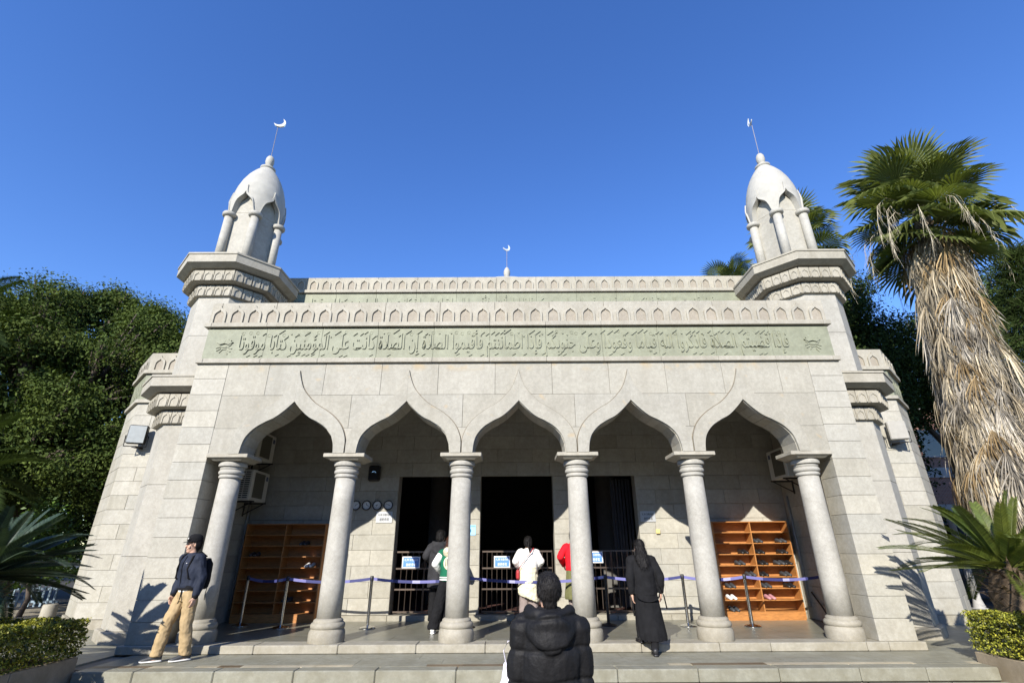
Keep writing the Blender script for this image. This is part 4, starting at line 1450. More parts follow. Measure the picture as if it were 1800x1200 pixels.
for sx, x0, x1, yf, zt, lab in ((-1, -9.2, -6.46, -1.20, 0.04, 'left'), (1, 6.80, 9.4, -0.93, 0.0, 'right')):
    pl = empty('stone_planter', ((x0 + x1) / 2, yf, ZP))
    tag(pl, 'brown stone planter wall at the %s end of the steps, under a clipped hedge' % lab, 'planter', 'planters beside the steps')
    xc = (x0 + x1) / 2
    hz = zt - ZP
    xi = (x1 if sx < 0 else x0) - xc
    a, b = sorted((xi, xi - (0.11 if sx < 0 else -0.11)))
    cuts = [0.0, -1.05, -2.1, -3.2, -4.2]
    for c0, c1 in zip(cuts[:-1], cuts[1:]):
        MB().cbox(a, b, c1 + 0.003, c0 - 0.003, -0.04, hz, 0.006).build('planter_stone', 'planter_granite', pl)
    MB().box(x0 - xc + (0.0 if sx < 0 else 0.112), x1 - xc - (0.112 if sx < 0 else 0.0), -0.11, -0.006, -0.04, hz - 0.004).build('planter_end', 'planter_granite', pl)
    MB().box(x0 - xc + 0.02, x1 - xc - 0.02, -4.15, -0.1, 0.0, hz - 0.06).build('planter_soil', 'soil', pl)
    # hedge
    hx0, hx1 = (x0 + 0.2, x1 + 0.02) if sx < 0 else (x0 + 0.02, x1 - 0.2)
    hy0, hy1 = yf - 3.4, yf + 0.02
    zb, zh = zt + 0.02, zt + 0.50 + (0.05 if sx > 0 else 0.0)
    hd = empty('clipped_hedge', ((hx0 + hx1) / 2, (hy0 + hy1) / 2, zt - 0.06))
    tag(hd, 'clipped yellow green hedge in the %s planter' % lab, 'hedge', 'hedges beside the steps')
    c0 = np.array([(hx0 + hx1) / 2, (hy0 + hy1) / 2, zt - 0.06])

    def shell(n, depth):
        P, N = [], []
        Lx, Ly, Lz = hx1 - hx0, hy1 - hy0, zh - zb
        ar = np.array([Lx * Ly, Ly * Lz, Ly * Lz, Lx * Lz, Lx * Lz])
        ch = rng.choice(5, n, p=ar / ar.sum())
        u, v = rng.random(n), rng.random(n)
        d = rng.random(n) ** 1.5 * depth
        bum = 0.03 * np.sin(u * 23 + v * 9) + 0.02 * np.sin(v * 31)
        P = np.zeros((n, 3))
        N = np.zeros((n, 3))
        for f in range(5):
            k = ch == f
            if f == 0:
                P[k] = np.stack([hx0 + u[k] * Lx, hy0 + v[k] * Ly, zh - d[k] + bum[k]], 1)
                N[k] = (0, -0.3, 1)
            elif f in (1, 2):
                s = 1 if f == 1 else -1
                P[k] = np.stack([(hx1 - d[k] + bum[k]) if s > 0 else (hx0 + d[k] - bum[k]), hy0 + u[k] * Ly, zb + v[k] * Lz], 1)
                N[k] = (s, -0.2, 0.5)
            else:
                s = 1 if f == 3 else -1
                P[k] = np.stack([hx0 + u[k] * Lx, (hy1 - d[k] + bum[k]) if s > 0 else (hy0 + d[k] - bum[k]), zb + v[k] * Lz], 1)
                N[k] = (0, s, 0.5)
        return P - c0, N
    P, N = shell(60000, 0.10)
    ob('leaves', quads_mesh('leaves', leaf_quads(P, 0.034, 0.55, N, 1.0), 'hedge_leaf'), hd)
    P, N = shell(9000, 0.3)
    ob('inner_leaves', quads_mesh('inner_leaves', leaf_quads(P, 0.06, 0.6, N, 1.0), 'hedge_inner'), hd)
    mb = MB()
    for k in range(46):
        x, y = rng.uniform(hx0 + 0.1, hx1 - 0.1), rng.uniform(hy0 + 0.1, hy1 - 0.1)
        p = Vector((x, y, zt - 0.05)) - Vector(c0)
        mb.tube([p, p + Vector((rng.normal() * 0.03, rng.normal() * 0.03, 0.25)), p + Vector((rng.normal() * 0.08, rng.normal() * 0.08, 0.45))], [0.012, 0.008, 0.004], 5)
    tag(mb.build('stems', 'bark', hd), kind='stuff')


def pinnate(L, n, lw, ll, droop, seed, mat, lift=0.55):
    """feather leaf along +x: rachis arching up and over, stiff narrow leaflets in a V"""
    r = random.Random(seed)
    mb = MB()
    pts = []
    for k in range(15):
        t = k / 14
        pts.append(Vector((L * (t - 0.12 * droop * t ** 3), 0, L * (0.34 * t - droop * 0.62 * t ** 2.2))))
    mb.tube(pts, [0.014 * (1 - 0.8 * k / 14) for k in range(15)], 5)
    for j in range(n):
        t = 0.10 + 0.90 * j / (n - 1)
        f = t * 14
        i = min(13, int(f))
        p = pts[i].lerp(pts[i + 1], f - i)
        d = (pts[i + 1] - pts[i]).normalized()
        up = Vector((-d.z, 0, d.x))
        le = ll * (0.35 + 0.65 * math.sin(PI * min(1, t * 0.86 + 0.12)) ** 0.7) * r.uniform(0.92, 1.06)
        for s in (-1, 1):
            dr = (d * 0.62 + Vector((0, s, 0)) * 0.72 + up * lift * (0.8 - 0.5 * t)).normalized()
            tip = p + dr * le - Vector((0, 0, le * 0.10))
            mid = p + dr * le * 0.55
            wv = dr.cross(up).normalized() * lw
            mb.add([p + wv * 0.5, mid + wv, tip, mid - wv, p - wv * 0.5], [(0, 1, 3, 4), (1, 2, 3)])
    return mb.mesh('frond', mat, False)


def cycad(loc, zc, rt, nf, L, label, mat, seed):
    r = random.Random(seed)
    c = empty('cycad', loc)
    tag(c, label, 'cycad')
    h = zc - loc[2]
    MB().lathe([(rt * 0.78, -0.05), (rt * 0.85, h * 0.3), (rt, h * 0.7), (rt * 0.75, h * 0.95), (rt * 0.4, h + 0.05)], seg=18).build('trunk', 'cycad_scale', c, smooth=True)
    sc = MB().add([(0, -0.028, 0), (0, 0.028, 0), (0.11, 0.02, 0.05), (0.11, -0.02, 0.05), (0.24, 0, 0.085)], [(0, 3, 2, 1), (3, 4, 2)]).mesh('leaf_base', 'cycad_scale')
    for k in range(170):                              # old leaf bases armouring the trunk
        a = k * 2.39996
        z = h * (0.02 + 0.96 * k / 170)
        rr_ = rt * (0.82 if z < h * 0.3 else (0.95 if z < h * 0.8 else 0.8))
        o = ob('leaf_base', sc, c, (rr_ * 0.85 * math.cos(a), rr_ * 0.85 * math.sin(a), z))
        o.rotation_euler = (r.uniform(-0.3, 0.3), -r.uniform(-0.35, 0.7), a)
        q = r.uniform(0.8, 1.35)
        o.scale = (q, q, q)
    fr = [pinnate(L * q, 70, 0.0098, 0.20 * L / 1.5, d_, seed + i, mat) for i, (q, d_) in enumerate(((1.0, 0.35), (1.06, 0.6), (0.92, 0.15)))]
    for k in range(nf):
        a = k * 2.39996 + r.uniform(-0.15, 0.15)
        tt = k / nf
        o = ob('frond', fr[r.randrange(3)], c, (0.06 * math.cos(a), 0.06 * math.sin(a), h + 0.02))
        el = math.radians(74 - 82 * tt ** 0.85 + r.uniform(-7, 7))      # inner leaves upright, outer ones level
        o.rotation_euler = (r.uniform(-0.25, 0.25), -el + 0.30, a)
        q = (0.78 + 0.24 * min(1, tt * 2)) * r.uniform(0.93, 1.07)
        o.scale = (q, q, q)
    return c


cycad((-7.62, -1.95, ZP + 0.45), 1.10, 0.27, 64, 1.32, 'large dark cycad with stiff fronds in the left planter behind the hedge', 'cycad_leaf_dark', 3)
cycad((7.60, -1.10, ZP + 0.42), 1.10, 0.33, 46, 1.58, 'bright green cycad with a shaggy trunk in the right planter', 'cycad_leaf', 9)


# ------------------------------------------------------------------ fan palms
def fan_mesh(seed, R=1.25, n=34, span=300, droop=0.5, petiole=1.2, mat='fan_leaf', split=0.55):
    """palmate leaf: stalk along +x, pleated segments free for the outer half, tips hanging"""
    r = random.Random(seed)
    mb = MB()
    mb.tube([(0, 0, 0), (petiole * 0.5, 0, 0.06), (petiole, 0, 0.02)], [0.028, 0.02, 0.013], 5)
    hub = Vector((petiole, 0, 0.02))
    for k in range(n):
        a = math.radians(-span / 2 + span * (k + 0.5) / n)
        da = math.radians(span / n) * 0.5
        L = R * (0.74 + 0.26 * math.cos(a * 0.55)) * r.uniform(0.92, 1.06)
        ca = 0.16 * (1 - math.cos(a))                  # costapalmate: sides rise
        def pt(rr, ang, dz=0.0):
            f = rr / R
            return hub + Vector((rr * math.cos(ang), rr * math.sin(ang) * (0.94), ca * rr * 0.6 - droop * 0.42 * max(0, f - 0.45) ** 2 * R * 2.2 + dz))
        w0 = da * 0.92
        m_ = split * L
        p1, p2 = pt(m_, a - w0), pt(m_, a + w0)
        pm = pt(m_, a, 0.03)
        h0 = pt(0.03, a)
        q1, q2 = pt(L * 0.8, a - w0 * 0.42), pt(L * 0.8, a + w0 * 0.42)
        tip = pt(L, a) - Vector((0, 0, droop * r.uniform(0.1, 0.32)))
        mb.add([h0, p1, pm, p2, q1, q2, tip], [(0, 1, 2), (0, 2, 3), (1, 4, 2), (2, 5, 3), (2, 4, 6), (2, 6, 5)])
    return mb.mesh('frond', mat)


def dead_mesh(seed, L=1.5, n=26, mat='dead_leaf', spread=0.5, petiole=0.7):
    """withered fan hanging against the trunk: strips fall from the end of a bent stalk; +x is outwards"""
    r = random.Random(seed)
    mb = MB()
    mb.tube([(0, 0, 0), (0.18, 0, -0.02), (0.34, 0, -petiole * 0.55)], [0.024, 0.02, 0.012], 4)
    h = Vector((0.34, 0, -petiole * 0.55))
    for k in range(n):
        a = (k / (n - 1) - 0.5) * 2
        l_ = L * r.uniform(0.55, 1.05)
        w = r.uniform(0.007, 0.021)
        ox = r.uniform(-0.10, 0.14)
        sy = a * spread * r.uniform(0.7, 1.1)
        p1 = h + Vector((ox * 0.4 + 0.05, sy * 0.45, -l_ * 0.35))
        p2 = h + Vector((ox * 0.8, sy * 0.8, -l_ * 0.7))
        p3 = h + Vector((ox + r.uniform(-0.08, 0.08), sy * 0.9 + r.uniform(-0.06, 0.06), -l_))
        t = r.uniform(0, PI)
        wv = Vector((math.cos(t) * 0.5, math.sin(t), 0)) * w
        mb.add([h, p1 + wv, p1 - wv, p2 + wv * 0.8, p2 - wv * 0.8, p3], [(0, 1, 2), (1, 3, 4, 2), (3, 5, 4)])
    return mb.mesh('dead_frond', mat)


FANS = [fan_mesh(1, R=1.35), fan_mesh(2, droop=0.8, n=30, R=1.4), fan_mesh(3, droop=0.25, R=1.25)]
DEADS = [dead_mesh(i, L=q, mat=mt, spread=sp) for i, (q, mt, sp) in enumerate(((1.5, 'dead_leaf', 0.5), (1.3, 'dead_leaf_grey', 0.55), (1.7, 'dead_leaf', 0.45), (1.4, 'dead_leaf_grey', 0.4), (1.25, 'dead_leaf_rust', 0.5)))]


def fan_palm(base, top, nlive, ndead, label, seed, sk0=2.4, sc=1.0, stalks=0, thatch=0):
    r = random.Random(seed)
    base, top = Vector(base), Vector(top)
    p = empty('fan_palm', base)
    tag(p, label, 'palm')
    ax = top - base
    H = ax.length

    def at(t):
        return ax * t
    MB().tube([at(t) for t in np.linspace(0, 1, 8)], [0.36 * sc, 0.30 * sc, 0.28 * sc, 0.27 * sc, 0.27 * sc, 0.27 * sc, 0.3 * sc, 0.2 * sc], 14).build('trunk', 'palm_trunk', p, smooth=True)
    for k in range(nlive):
        a = k * 2.39996
        tt = (k + 0.5) / nlive
        o = ob('frond', FANS[r.randrange(3)], p, at(1.0) + Vector((0, 0, 0.1 - 1.5 * tt ** 1.5)))
        el = math.radians(80 - 126 * tt ** 0.85 + r.uniform(-13, 13))
        o.rotation_euler = (r.uniform(-0.5, 0.5), -el, a + r.uniform(-0.2, 0.2))
        q = sc * r.uniform(0.85, 1.08)
        o.scale = (q, q, q)
    # skirt of dead leaves, shingled down the trunk, wider below
    for k in range(ndead):
        t = 1 - (k + r.random()) / max(1, ndead)      # 1 top .. 0 bottom
        zf = sk0 / H + (0.93 - sk0 / H) * (0.10 + 0.90 * t)
        c = at(zf)
        a = k * 2.39996 + r.uniform(-0.3, 0.3)
        rad_ = (0.14 + 0.46 * (1 - t) ** 0.9) * sc
        if t > 0.86:
            rad_ += 0.25 * r.random()
            o = ob('dead_frond', DEADS[r.choice((0, 1, 4, 4, 3))], p, c + Vector((rad_ * math.cos(a), rad_ * math.sin(a), 0)))
        else:
            o = ob('dead_frond', DEADS[r.choice((0, 0, 1, 1, 2, 3, 3, 4) if t < 0.75 else (0, 2, 4, 1))], p, c + Vector((rad_ * math.cos(a), rad_ * math.sin(a), 0)))
        o.rotation_euler = (r.uniform(-0.12, 0.12), r.uniform(-0.12, 0.16) - 0.05, a)
        q = sc * r.uniform(0.8, 1.15)
        o.scale = (q, q, q)
    if thatch:
        # close mat of dry strips between the hanging leaves
        n = thatch
        t = rng.random(n)
        zf = sk0 / H * 0.95 + (0.90 - sk0 / H) * t
        a = rng.uniform(0, 2 * PI, n)
        rad_ = (0.28 + 0.68 * (1 - t) ** 0.9) * sc * rng.uniform(0.75, 1.08, n)
        A = np.array(ax)[None, :] * zf[:, None]
        P = A + np.stack([rad_ * np.cos(a), rad_ * np.sin(a), np.zeros(n)], 1)
        L = rng.uniform(0.35, 0.95, n) * sc
        w = rng.uniform(0.006, 0.022, n) * sc
        T = np.stack([-np.sin(a), np.cos(a), np.zeros(n)], 1)
        D = np.stack([rng.normal(0, 0.10, n) + 0.06 * np.cos(a), rng.normal(0, 0.10, n) + 0.06 * np.sin(a), -np.ones(n)], 1) * L[:, None]
        W = T * w[:, None]
        V = np.stack([P - W, P + W, P + W * 0.4 + D, P - W * 0.4 + D], 1)
        k = rng.random(n) < 0.55
        tag(ob('thatch', quads_mesh('thatch', V[k], 'dead_leaf_grey'), p), kind='stuff')
        tag(ob('thatch', quads_mesh('thatch', V[~k], 'dead_leaf'), p), kind='stuff')
    for k in range(stalks):                            # old flower stalks arching out and hanging
        a = r.uniform(0, 2 * PI)
        L = r.uniform(2.2, 3.9) * sc
        c = at(0.985) - Vector((0, 0, r.uniform(0.2, 1.0)))
        o_ = Vector((math.cos(a), math.sin(a), 0))
        pts = [c, c + o_ * L * 0.28 + Vector((0, 0, 0.30)), c + o_ * L * 0.52 + Vector((0, 0, 0.25)), c + o_ * L * 0.70 + Vector((0, 0, -0.25)), c + o_ * L * 0.78 + Vector((0, 0, -0.95)), c + o_ * L * 0.80 + Vector((0, 0, -1.6))]
        P2 = []
        for j in range(len(pts) - 1):
            for q in range(3):
                P2.append(pts[j].lerp(pts[j + 1], q / 3))
        P2.append(pts[-1])
        mb = MB()
        mb.tube(P2, [0.011 * (1 - 0.75 * j / len(P2)) for j in range(len(P2))], 5)
        for j in range(7, len(P2) - 1):                # side branches
            for s in range(2):
                b_ = P2[j]
                v = Vector((r.uniform(-0.14, 0.14), r.uniform(-0.14, 0.14), -r.uniform(0.35, 0.8)))
                mb.tube([b_, b_ + v * 0.5 + o_ * 0.06, b_ + v], [0.004, 0.003, 0.0015], 4)
        mb.build('flower_stalk', 'pale_stalk', p)
    return p


fan_palm((12.85, 4.2, -0.2), (13.95, 4.2, 12.35), 46, 250, 'tall fan palm with a thick skirt of dry hanging fronds right of the mosque', 4, 2.7, 1.0, 20, 15000)
fan_palm((14.3, 11.5, -0.2), (14.3, 11.5, 16.2), 24, 30, 'fan palm whose crown shows between the right tower and the skirted palm', 5, 11.0, 0.95, 6, 0)
fan_palm((10.2, 10.5, -0.2), (10.2, 10.5, 12.75), 20, 20, 'fan palm peeping over the roof left of the right tower', 6, 8.0, 0.68, 0, 0)


# ------------------------------------------------------------------ broad-leaved trees
def tree(name, label, loc, blobs, nleaf, size, mat, seed, trunk_r=0.3, cat='tree', group=None, hang=0.0, clump=26, depth=0.5):
    """blobs: (centre, radii) relative to loc. Leaves sit in small clumps near the surface of every blob."""
    rg = np.random.default_rng(seed)
    t = empty(name, loc)
    tag(t, label, cat, group)
    mb = MB()
    top = max(b[0][2] for b in blobs)
    cen = np.mean([b[0] for b in blobs], axis=0)
    fork = Vector((cen[0] * 0.15, cen[1] * 0.15, top * 0.33))
    mb.tube([(0, 0, -0.1), fork * 0.5 + Vector((0.08, 0.05, 0)), fork], [trunk_r * 1.25, trunk_r, trunk_r * 0.85], 10)
    for c, r in blobs:
        c = Vector(c)
        mid = fork.lerp(c, 0.5) + Vector((rg.normal() * 0.3, rg.normal() * 0.3, 0.3))
        mb.tube([fork, mid, c], [trunk_r * 0.55, trunk_r * 0.3, trunk_r * 0.1], 6)
        for q in range(4):
            e_ = c + Vector(rg.normal(size=3)) * (min(r) * 0.5)
            mb.tube([mid, (mid + e_) / 2 + Vector((0, 0, 0.15)), e_], [trunk_r * 0.2, trunk_r * 0.12, trunk_r * 0.04], 4)
    mb.build('trunk', 'bark', t, smooth=True)
    vol = np.array([np.prod(b[1]) ** (2 / 3) for b in blobs])
    nc = np.maximum(6, (vol / vol.sum() * nleaf / clump)).astype(int)
    allP, allN = [], []
    for (c, r), n in zip(blobs, nc):
        c, r = np.array(c, float), np.array(r, float)
        D = rg.normal(size=(n, 3))
        D /= np.linalg.norm(D, axis=1)[:, None]
        bump_ = 1 + 0.13 * np.sin(5 * D[:, 0] + c[0]) + 0.13 * np.sin(6 * D[:, 1] + c[1]) + 0.12 * np.sin(7 * D[:, 2] + c[2])
        rad_ = (1 - depth * rg.random(n) ** 2) * bump_
        C = c + D * r * rad_[:, None]
        cs = 0.10 * float(np.mean(r)) + 0.14
        Q = np.clip(rg.normal(size=(n, clump, 3)), -1.7, 1.7) * cs * np.array([1, 1, 0.7])
        Q[:, :, 2] -= hang * np.abs(rg.normal(size=(n, clump))) * 0.4
        allP.append((C[:, None, :] + Q).reshape(-1, 3))
        allN.append(np.repeat(D + np.array([0, -0.15, 0.5]), clump, 0))
    P = np.concatenate(allP)
    N = np.concatenate(allN)
    ob('crown', quads_mesh('crown', leaf_quads(P, size, 0.5, N, 0.75, rg), mat), t)
    return t


fb = [((0, 0, 8.3), (2.6, 2.4, 2.1)), ((-2.6, -0.6, 7.6), (2.3, 2.2, 2.0)), ((2.5, -0.4, 7.2), (2.3, 2.2, 2.1)), ((-4.4, 0, 6.0), (2.0, 2.0, 2.0)), ((4.2, 0.3, 6.6), (1.7, 1.8, 1.9)), ((0.4, -1.8, 6.3), (2.4, 1.8, 1.9)),
      ((-2.2, -1.9, 4.9), (2.2, 1.8, 1.7)), ((2.4, -1.7, 4.6), (2.0, 1.7, 1.8)), ((-4.6, -1.0, 3.6), (1.8, 1.8, 1.5)), ((0.2, -2.2, 3.2), (1.9, 1.4, 1.5)), ((4.3, -0.4, 3.6), (1.5, 1.5, 1.6)), ((0.9, 0, 9.6), (1.1, 1.1, 1.0)), ((-0.9, 0.1, 9.7), (1.0, 1.0, 0.9)), ((-2.3, 0, 9.0), (0.9, 0.9, 0.8)), ((2.6, 0, 9.0), (0.9, 1, 0.9)), ((4.5, 0, 8.2), (0.9, 0.9, 0.8)), ((-4.3, 0, 7.7), (1.1, 1, 0.9)), ((-6.2, 0.3, 7.0), (1.6, 1.5, 1.7)), ((-6.6, 0, 4.4), (1.8, 1.6, 1.8))]
fb2 = []
rq = np.random.default_rng(77)
for c, r in fb:
    c, r = np.array(c), np.array(r)
    for q in range(9 if r.mean() > 1.3 else 5):
        d = rq.normal(size=3)
        d[1] -= 0.5
        d /= np.linalg.norm(d)
        s = rq.uniform(0.42, 0.92) * (1.0 if r.mean() > 1.3 else 0.7)
        fb2.append((tuple(c + d * r * rq.uniform(0.72, 1.02)), (s * 1.15, s * 1.05, s * 0.75)))
tree('ficus_tree', 'big dense dark green tree behind the left wing', (-16.4, 7.4, 0.35), fb2, 230000, 0.105, 'ficus_leaf', 1, 0.42, hang=0.45, clump=22, depth=0.30)
P, N = [], []
for c, r in fb:                                        # shaded inner foliage that closes the crown
    d = rq.normal(size=(2600, 3))
    d /= np.linalg.norm(d, axis=1)[:, None]
    P.append(np.array(c) + d * np.array(r) * (0.55 + 0.33 * rq.random((2600, 1))))
    N.append(d)
_ft = [o for o in bpy.data.objects if o.name.startswith('ficus_tree')][0]
ob('inner_crown', quads_mesh('inner_crown', leaf_quads(np.concatenate(P), 0.16, 0.55, np.concatenate(N), 0.8, rq), 'dark_leaf'), _ft)
tree('ficus_tree', 'darker tree filling the gap between the big tree and the left tower', (-13.6, 12.5, -0.3), [((0, 0, 10.3), (2.3, 2.2, 2.2)), ((-1.2, -0.6, 7.4), (2.2, 2.0, 2.0)), ((1.4, -0.3, 8.0), (2.0, 1.9, 2.0)), ((0, -0.5, 4.5), (2.6, 2.0, 2.2)), ((-3.5, 0, 4), (2.4, 2, 2.6))], 60000, 0.15, 'dark_leaf', 2, 0.3, clump=30)
tree('shrub', 'sunlit pale green shrub under the big tree, left of the left wing', (-13.6, 5.6, -0.15), [((0, 0, 1.9), (0.75, 0.6, 0.6)), ((0.5, -0.2, 1.4), (0.6, 0.5, 0.5)), ((-0.6, 0, 1.3), (0.6, 0.6, 0.5)), ((0.1, -0.2, 2.5), (0.45, 0.4, 0.4))], 3800, 0.13, 'shrub_leaf', 3, 0.06, 'shrub')
tree('broadleaf_tree', 'dark tree close behind the right wing, below the palm crowns', (12.2, 10.5, -0.3), [((0, 0, 9.0), (2.2, 2, 2.0)), ((1.8, 0, 7.4), (2, 2, 1.8)), ((-1.2, -0.5, 6.2), (1.8, 1.8, 1.8)), ((1.2, -0.8, 5.0), (2.0, 1.8, 1.6)), ((-0.4, -0.6, 10.9), (1.3, 1.2, 1.1)), ((2.5, 0, 10.4), (1.4, 1.3, 1.2)), ((0.5, -1.0, 3.0), (2.4, 1.6, 1.6)), ((1.9, -0.4, 6.4), (1.4, 1.6, 1.6)), ((0.6, 0.4, 7.0), (2.6, 1.5, 2.6)), ((1.6, 0, 11.6), (2.1, 1.8, 1.6)), ((3.6, 0, 9.6), (1.9, 1.6, 1.9)), ((3.0, 0.3, 12.6), (1.2, 1.2, 1.0)), ((0.2, 0.2, 12.4), (1.1, 1.1, 0.9))], 150000, 0.14, 'dark_leaf', 4, 0.3, clump=30)
tree('broadleaf_tree', 'dark green tree behind the skirted palm at the right edge', (19.5, 12.0, -0.3), [((0, 0, 9.5), (2.6, 2.3, 2.4)), ((2.2, 0, 7.2), (2.4, 2, 2.4)), ((-2.2, 0, 8.4), (2.0, 2, 2.0)), ((3.0, -0.5, 11.2), (1.7, 1.6, 1.8)), ((4.6, 0, 13.2), (1.3, 1.3, 1.7)), ((6.0, -0.5, 4.5), (2.2, 1.8, 2.6))], 80000, 0.15, 'dark_leaf', 5, 0.35, clump=30)


def needle_tree(name, label, loc, H, R, n, seed):
    """drooping feathery conifer: whorls of limbs hung with fine needles"""
    rg = np.random.default_rng(seed)
    t = empty(name, loc)
    tag(t, label, 'tree')
    mb = MB()
    mb.tube([(0, 0, -0.1), (0.05, 0, H * 0.5), (0, 0, H)], [0.22, 0.14, 0.02], 8)
    P, D = [], []
    for k in range(150):
        z = H * (0.12 + 0.86 * k / 150)
        a = k * 2.4
        L = R * (1 - (z / H) ** 1.3) * rg.uniform(0.7, 1.1) + 0.25
        pts = [Vector((0, 0, z)), Vector((L * 0.5 * math.cos(a), L * 0.5 * math.sin(a), z + 0.22 * L)), Vector((L * math.cos(a), L * math.sin(a), z - 0.05 * L))]
        mb.tube(pts, [0.035, 0.02, 0.005], 4)
        m_ = n // 150
        t_ = rg.random(m_) ** 0.7
        q = np.array([pts[0]]) * ((1 - t_) ** 2)[:, None] + np.array([pts[1]]) * (2 * t_ * (1 - t_))[:, None] + np.array([pts[2]]) * (t_ ** 2)[:, None]
        P.append(q + rg.normal(size=(m_, 3)) * 0.08)
        D.append(rg.normal(size=(m_, 3)) * 0.6 + np.array([math.cos(a) * 0.7, math.sin(a) * 0.7, 0.35]))
    mb.build('trunk', 'bark', t)
    P, D = np.concatenate(P), np.concatenate(D)
    D /= np.linalg.norm(D, axis=1)[:, None]
    L = rg.uniform(0.18, 0.42, len(P))[:, None]
    W = np.cross(D, rg.normal(size=D.shape))
    W = W / np.linalg.norm(W, axis=1)[:, None] * 0.012
    ob('crown', quads_mesh('crown', np.stack([P - W, P + W, P + W * 0.3 + D * L, P - W * 0.3 + D * L], 1), 'dark_leaf'), t)


needle_tree('conifer', 'dark feathery conifer at the right edge behind the palm', (17.6, 5.2, -0.2), 11.6, 2.6, 21000, 8)
# dark palm just outside the left edge, whose lower fronds reach into view
lp = empty('feather_palm', (-16.9, 3.6, -0.3))
tag(lp, 'shaded palm at the left edge with dark fronds drooping into view', 'palm')
MB().tube([(0, 0, 0), (-0.2, 0, 3.5), (-0.3, 0, 7.6)], [0.24, 0.19, 0.16], 10).build('trunk', 'palm_trunk', lp, smooth=True)
pf = [pinnate(2.9, 64, 0.016, 0.5, d_, 30 + i, 'dark_leaf', 0.2) for i, d_ in enumerate((0.75, 1.0))]
for k in range(26):
    a = k * 2.39996
    o = ob('frond', pf[k % 2], lp, (-0.3, 0, 7.6))
    o.rotation_euler = (random.uniform(-0.3, 0.3), -math.radians(70 - 90 * k / 26) + 0.3, a)
lp = empty('feather_palm', (-13.9, 2.6, -0.3))
tag(lp, 'low dark palm behind the left cycad, at the left edge', 'palm')
MB().tube([(0, 0, 0), (-0.1, 0, 1.5), (-0.15, 0, 3.2)], [0.22, 0.2, 0.16], 10).build('trunk', 'palm_trunk', lp, smooth=True)
for k in range(22):
    a = k * 2.39996
    o = ob('frond', pf[k % 2], lp, (-0.15, 0, 3.2))
    o.rotation_euler = (random.uniform(-0.3, 0.3), -math.radians(76 - 92 * k / 22) + 0.3, a)
    o.scale = (0.85, 0.85, 0.85)

# ------------------------------------------------------------------ woods: one closing the view, one added out of view
def wood(name, label, boxes, n, size, seed, mat='dark_leaf'):
    rg = np.random.default_rng(seed)
    V = []
    for (x0, x1, y0, y1, h) in boxes:
        m_ = int(n * (x1 - x0) / sum(b[1] - b[0] for b in boxes))
        X = rg.uniform(x0, x1, m_)
        top = h * (0.72 + 0.14 * np.sin(X * 0.55 + seed) + 0.10 * np.sin(X * 1.3) + 0.04 * np.sin(X * 3.1))
        Z = top * (1 - rg.random(m_) ** 1.6 * 1.0)
        Y = y0 + (y1 - y0) * rg.random(m_) + 0.8 * np.sin(X * 0.9)
        V.append(np.stack([X, Y, Z], 1))
    P = np.concatenate(V)
    o = ob(name, quads_mesh(name, leaf_quads(P, size, 0.6, np.tile([0, -0.6, 0.6], (len(P), 1)), 0.8, rg), mat))
    tag(o, label, 'wood', kind='stuff')


wood('far_wood', 'dark wood closing the view behind the trees', [(-70, -14, 20, 28, 10), (15, 70, 27, 34, 10)], 60000, 0.5, 3)
wood('unseen_shade_wood', 'unseen wood added behind the camera to darken the porch', [(-60, 60, -36, -25, 10.5)], 42000, 0.8, 5)  # added behind the camera to keep low sky light out of the porch

# ------------------------------------------------------------------ things far left and right
tag(MB().box(-60, -9.6, 9.0, 60, ZP, ZT - 0.02).box(11.6, 60, 5.5, 60, ZP, ZT - 0.02).build('side_road', 'asphalt'), kind='structure')
b = empty('stone_bollard', (-12.3, 5.0, ZT))
tag(b, 'short pale round stone bollard at the foot of the left wing', 'bollard')
MB().lathe([(0.17, 0.0), (0.18, 0.03), (0.172, 0.06), (0.165, 0.30), (0.15, 0.325), (0.0001, 0.33)], seg=20).build('shaft', 'kerb_granite', b, smooth=True, sharp=40)
MB().lathe([(0.21, -0.01), (0.21, 0.02), (0.18, 0.03)], seg=20).build('foot', 'kerb_granite', b, smooth=True, sharp=40)
f = empty('picket_fence', (-15.6, 7.6, -0.15))
tag(f, 'low bluish white picket fence in the shade behind the left cycad', 'fence')
pk = MB().prism([(-0.03, 0.05), (0.03, 0.05), (0.03, 0.66), (0.0, 0.72), (-0.03, 0.66)], -0.012, 0.012).mesh('picket', 'fence_white')
for k in range(14):
    ob('picket', pk, f, (-1.3 + 0.19 * k, 0, 0))
for z in (0.16, 0.52):
    MB().box(-1.4, 1.3, 0.013, 0.04, z, z + 0.06).build('rail', 'fence_white', f)
# brick building beyond the trees on the right
bb = empty('brick_building', (25.5, 19.0, -0.3))
tag(bb, 'red brick building with grey bands, seen between the right wing and the palm', 'building')
MB().box(-6, 6, 0, 8, 0, 9.6).build('wall', 'brick_far', bb)
for z in (0.0, 3.4, 5.4, 9.2):
    MB().box(-6.06, 6.06, -0.06, 8.06, z, z + 0.55).build('band', 'concrete', bb)
for k in range(5):
    x = -5.95 + 2.95 * k
    MB().box(x, x + 0.45, -0.10, 0.02, 0, 9.6).build('pilaster', 'concrete', bb)
for k in range(4):
    for z in (1.2, 6.6):
        w_ = MB().box(-4.9 + 2.95 * k, -3.6 + 2.95 * k, -0.03, 0.03, z, z + 1.5).build('window', 'glass_dark', bb)
        MB().box(-5.0 + 2.95 * k, -3.5 + 2.95 * k, -0.09, 0.0, z - 0.08, z).build('sill', 'concrete', w_)
# parked van and the lamp post beside it
v = empty('parked_van', (15.6, 8.6, -0.15))
tag(v, 'black van parked behind the right cycad', 'van')


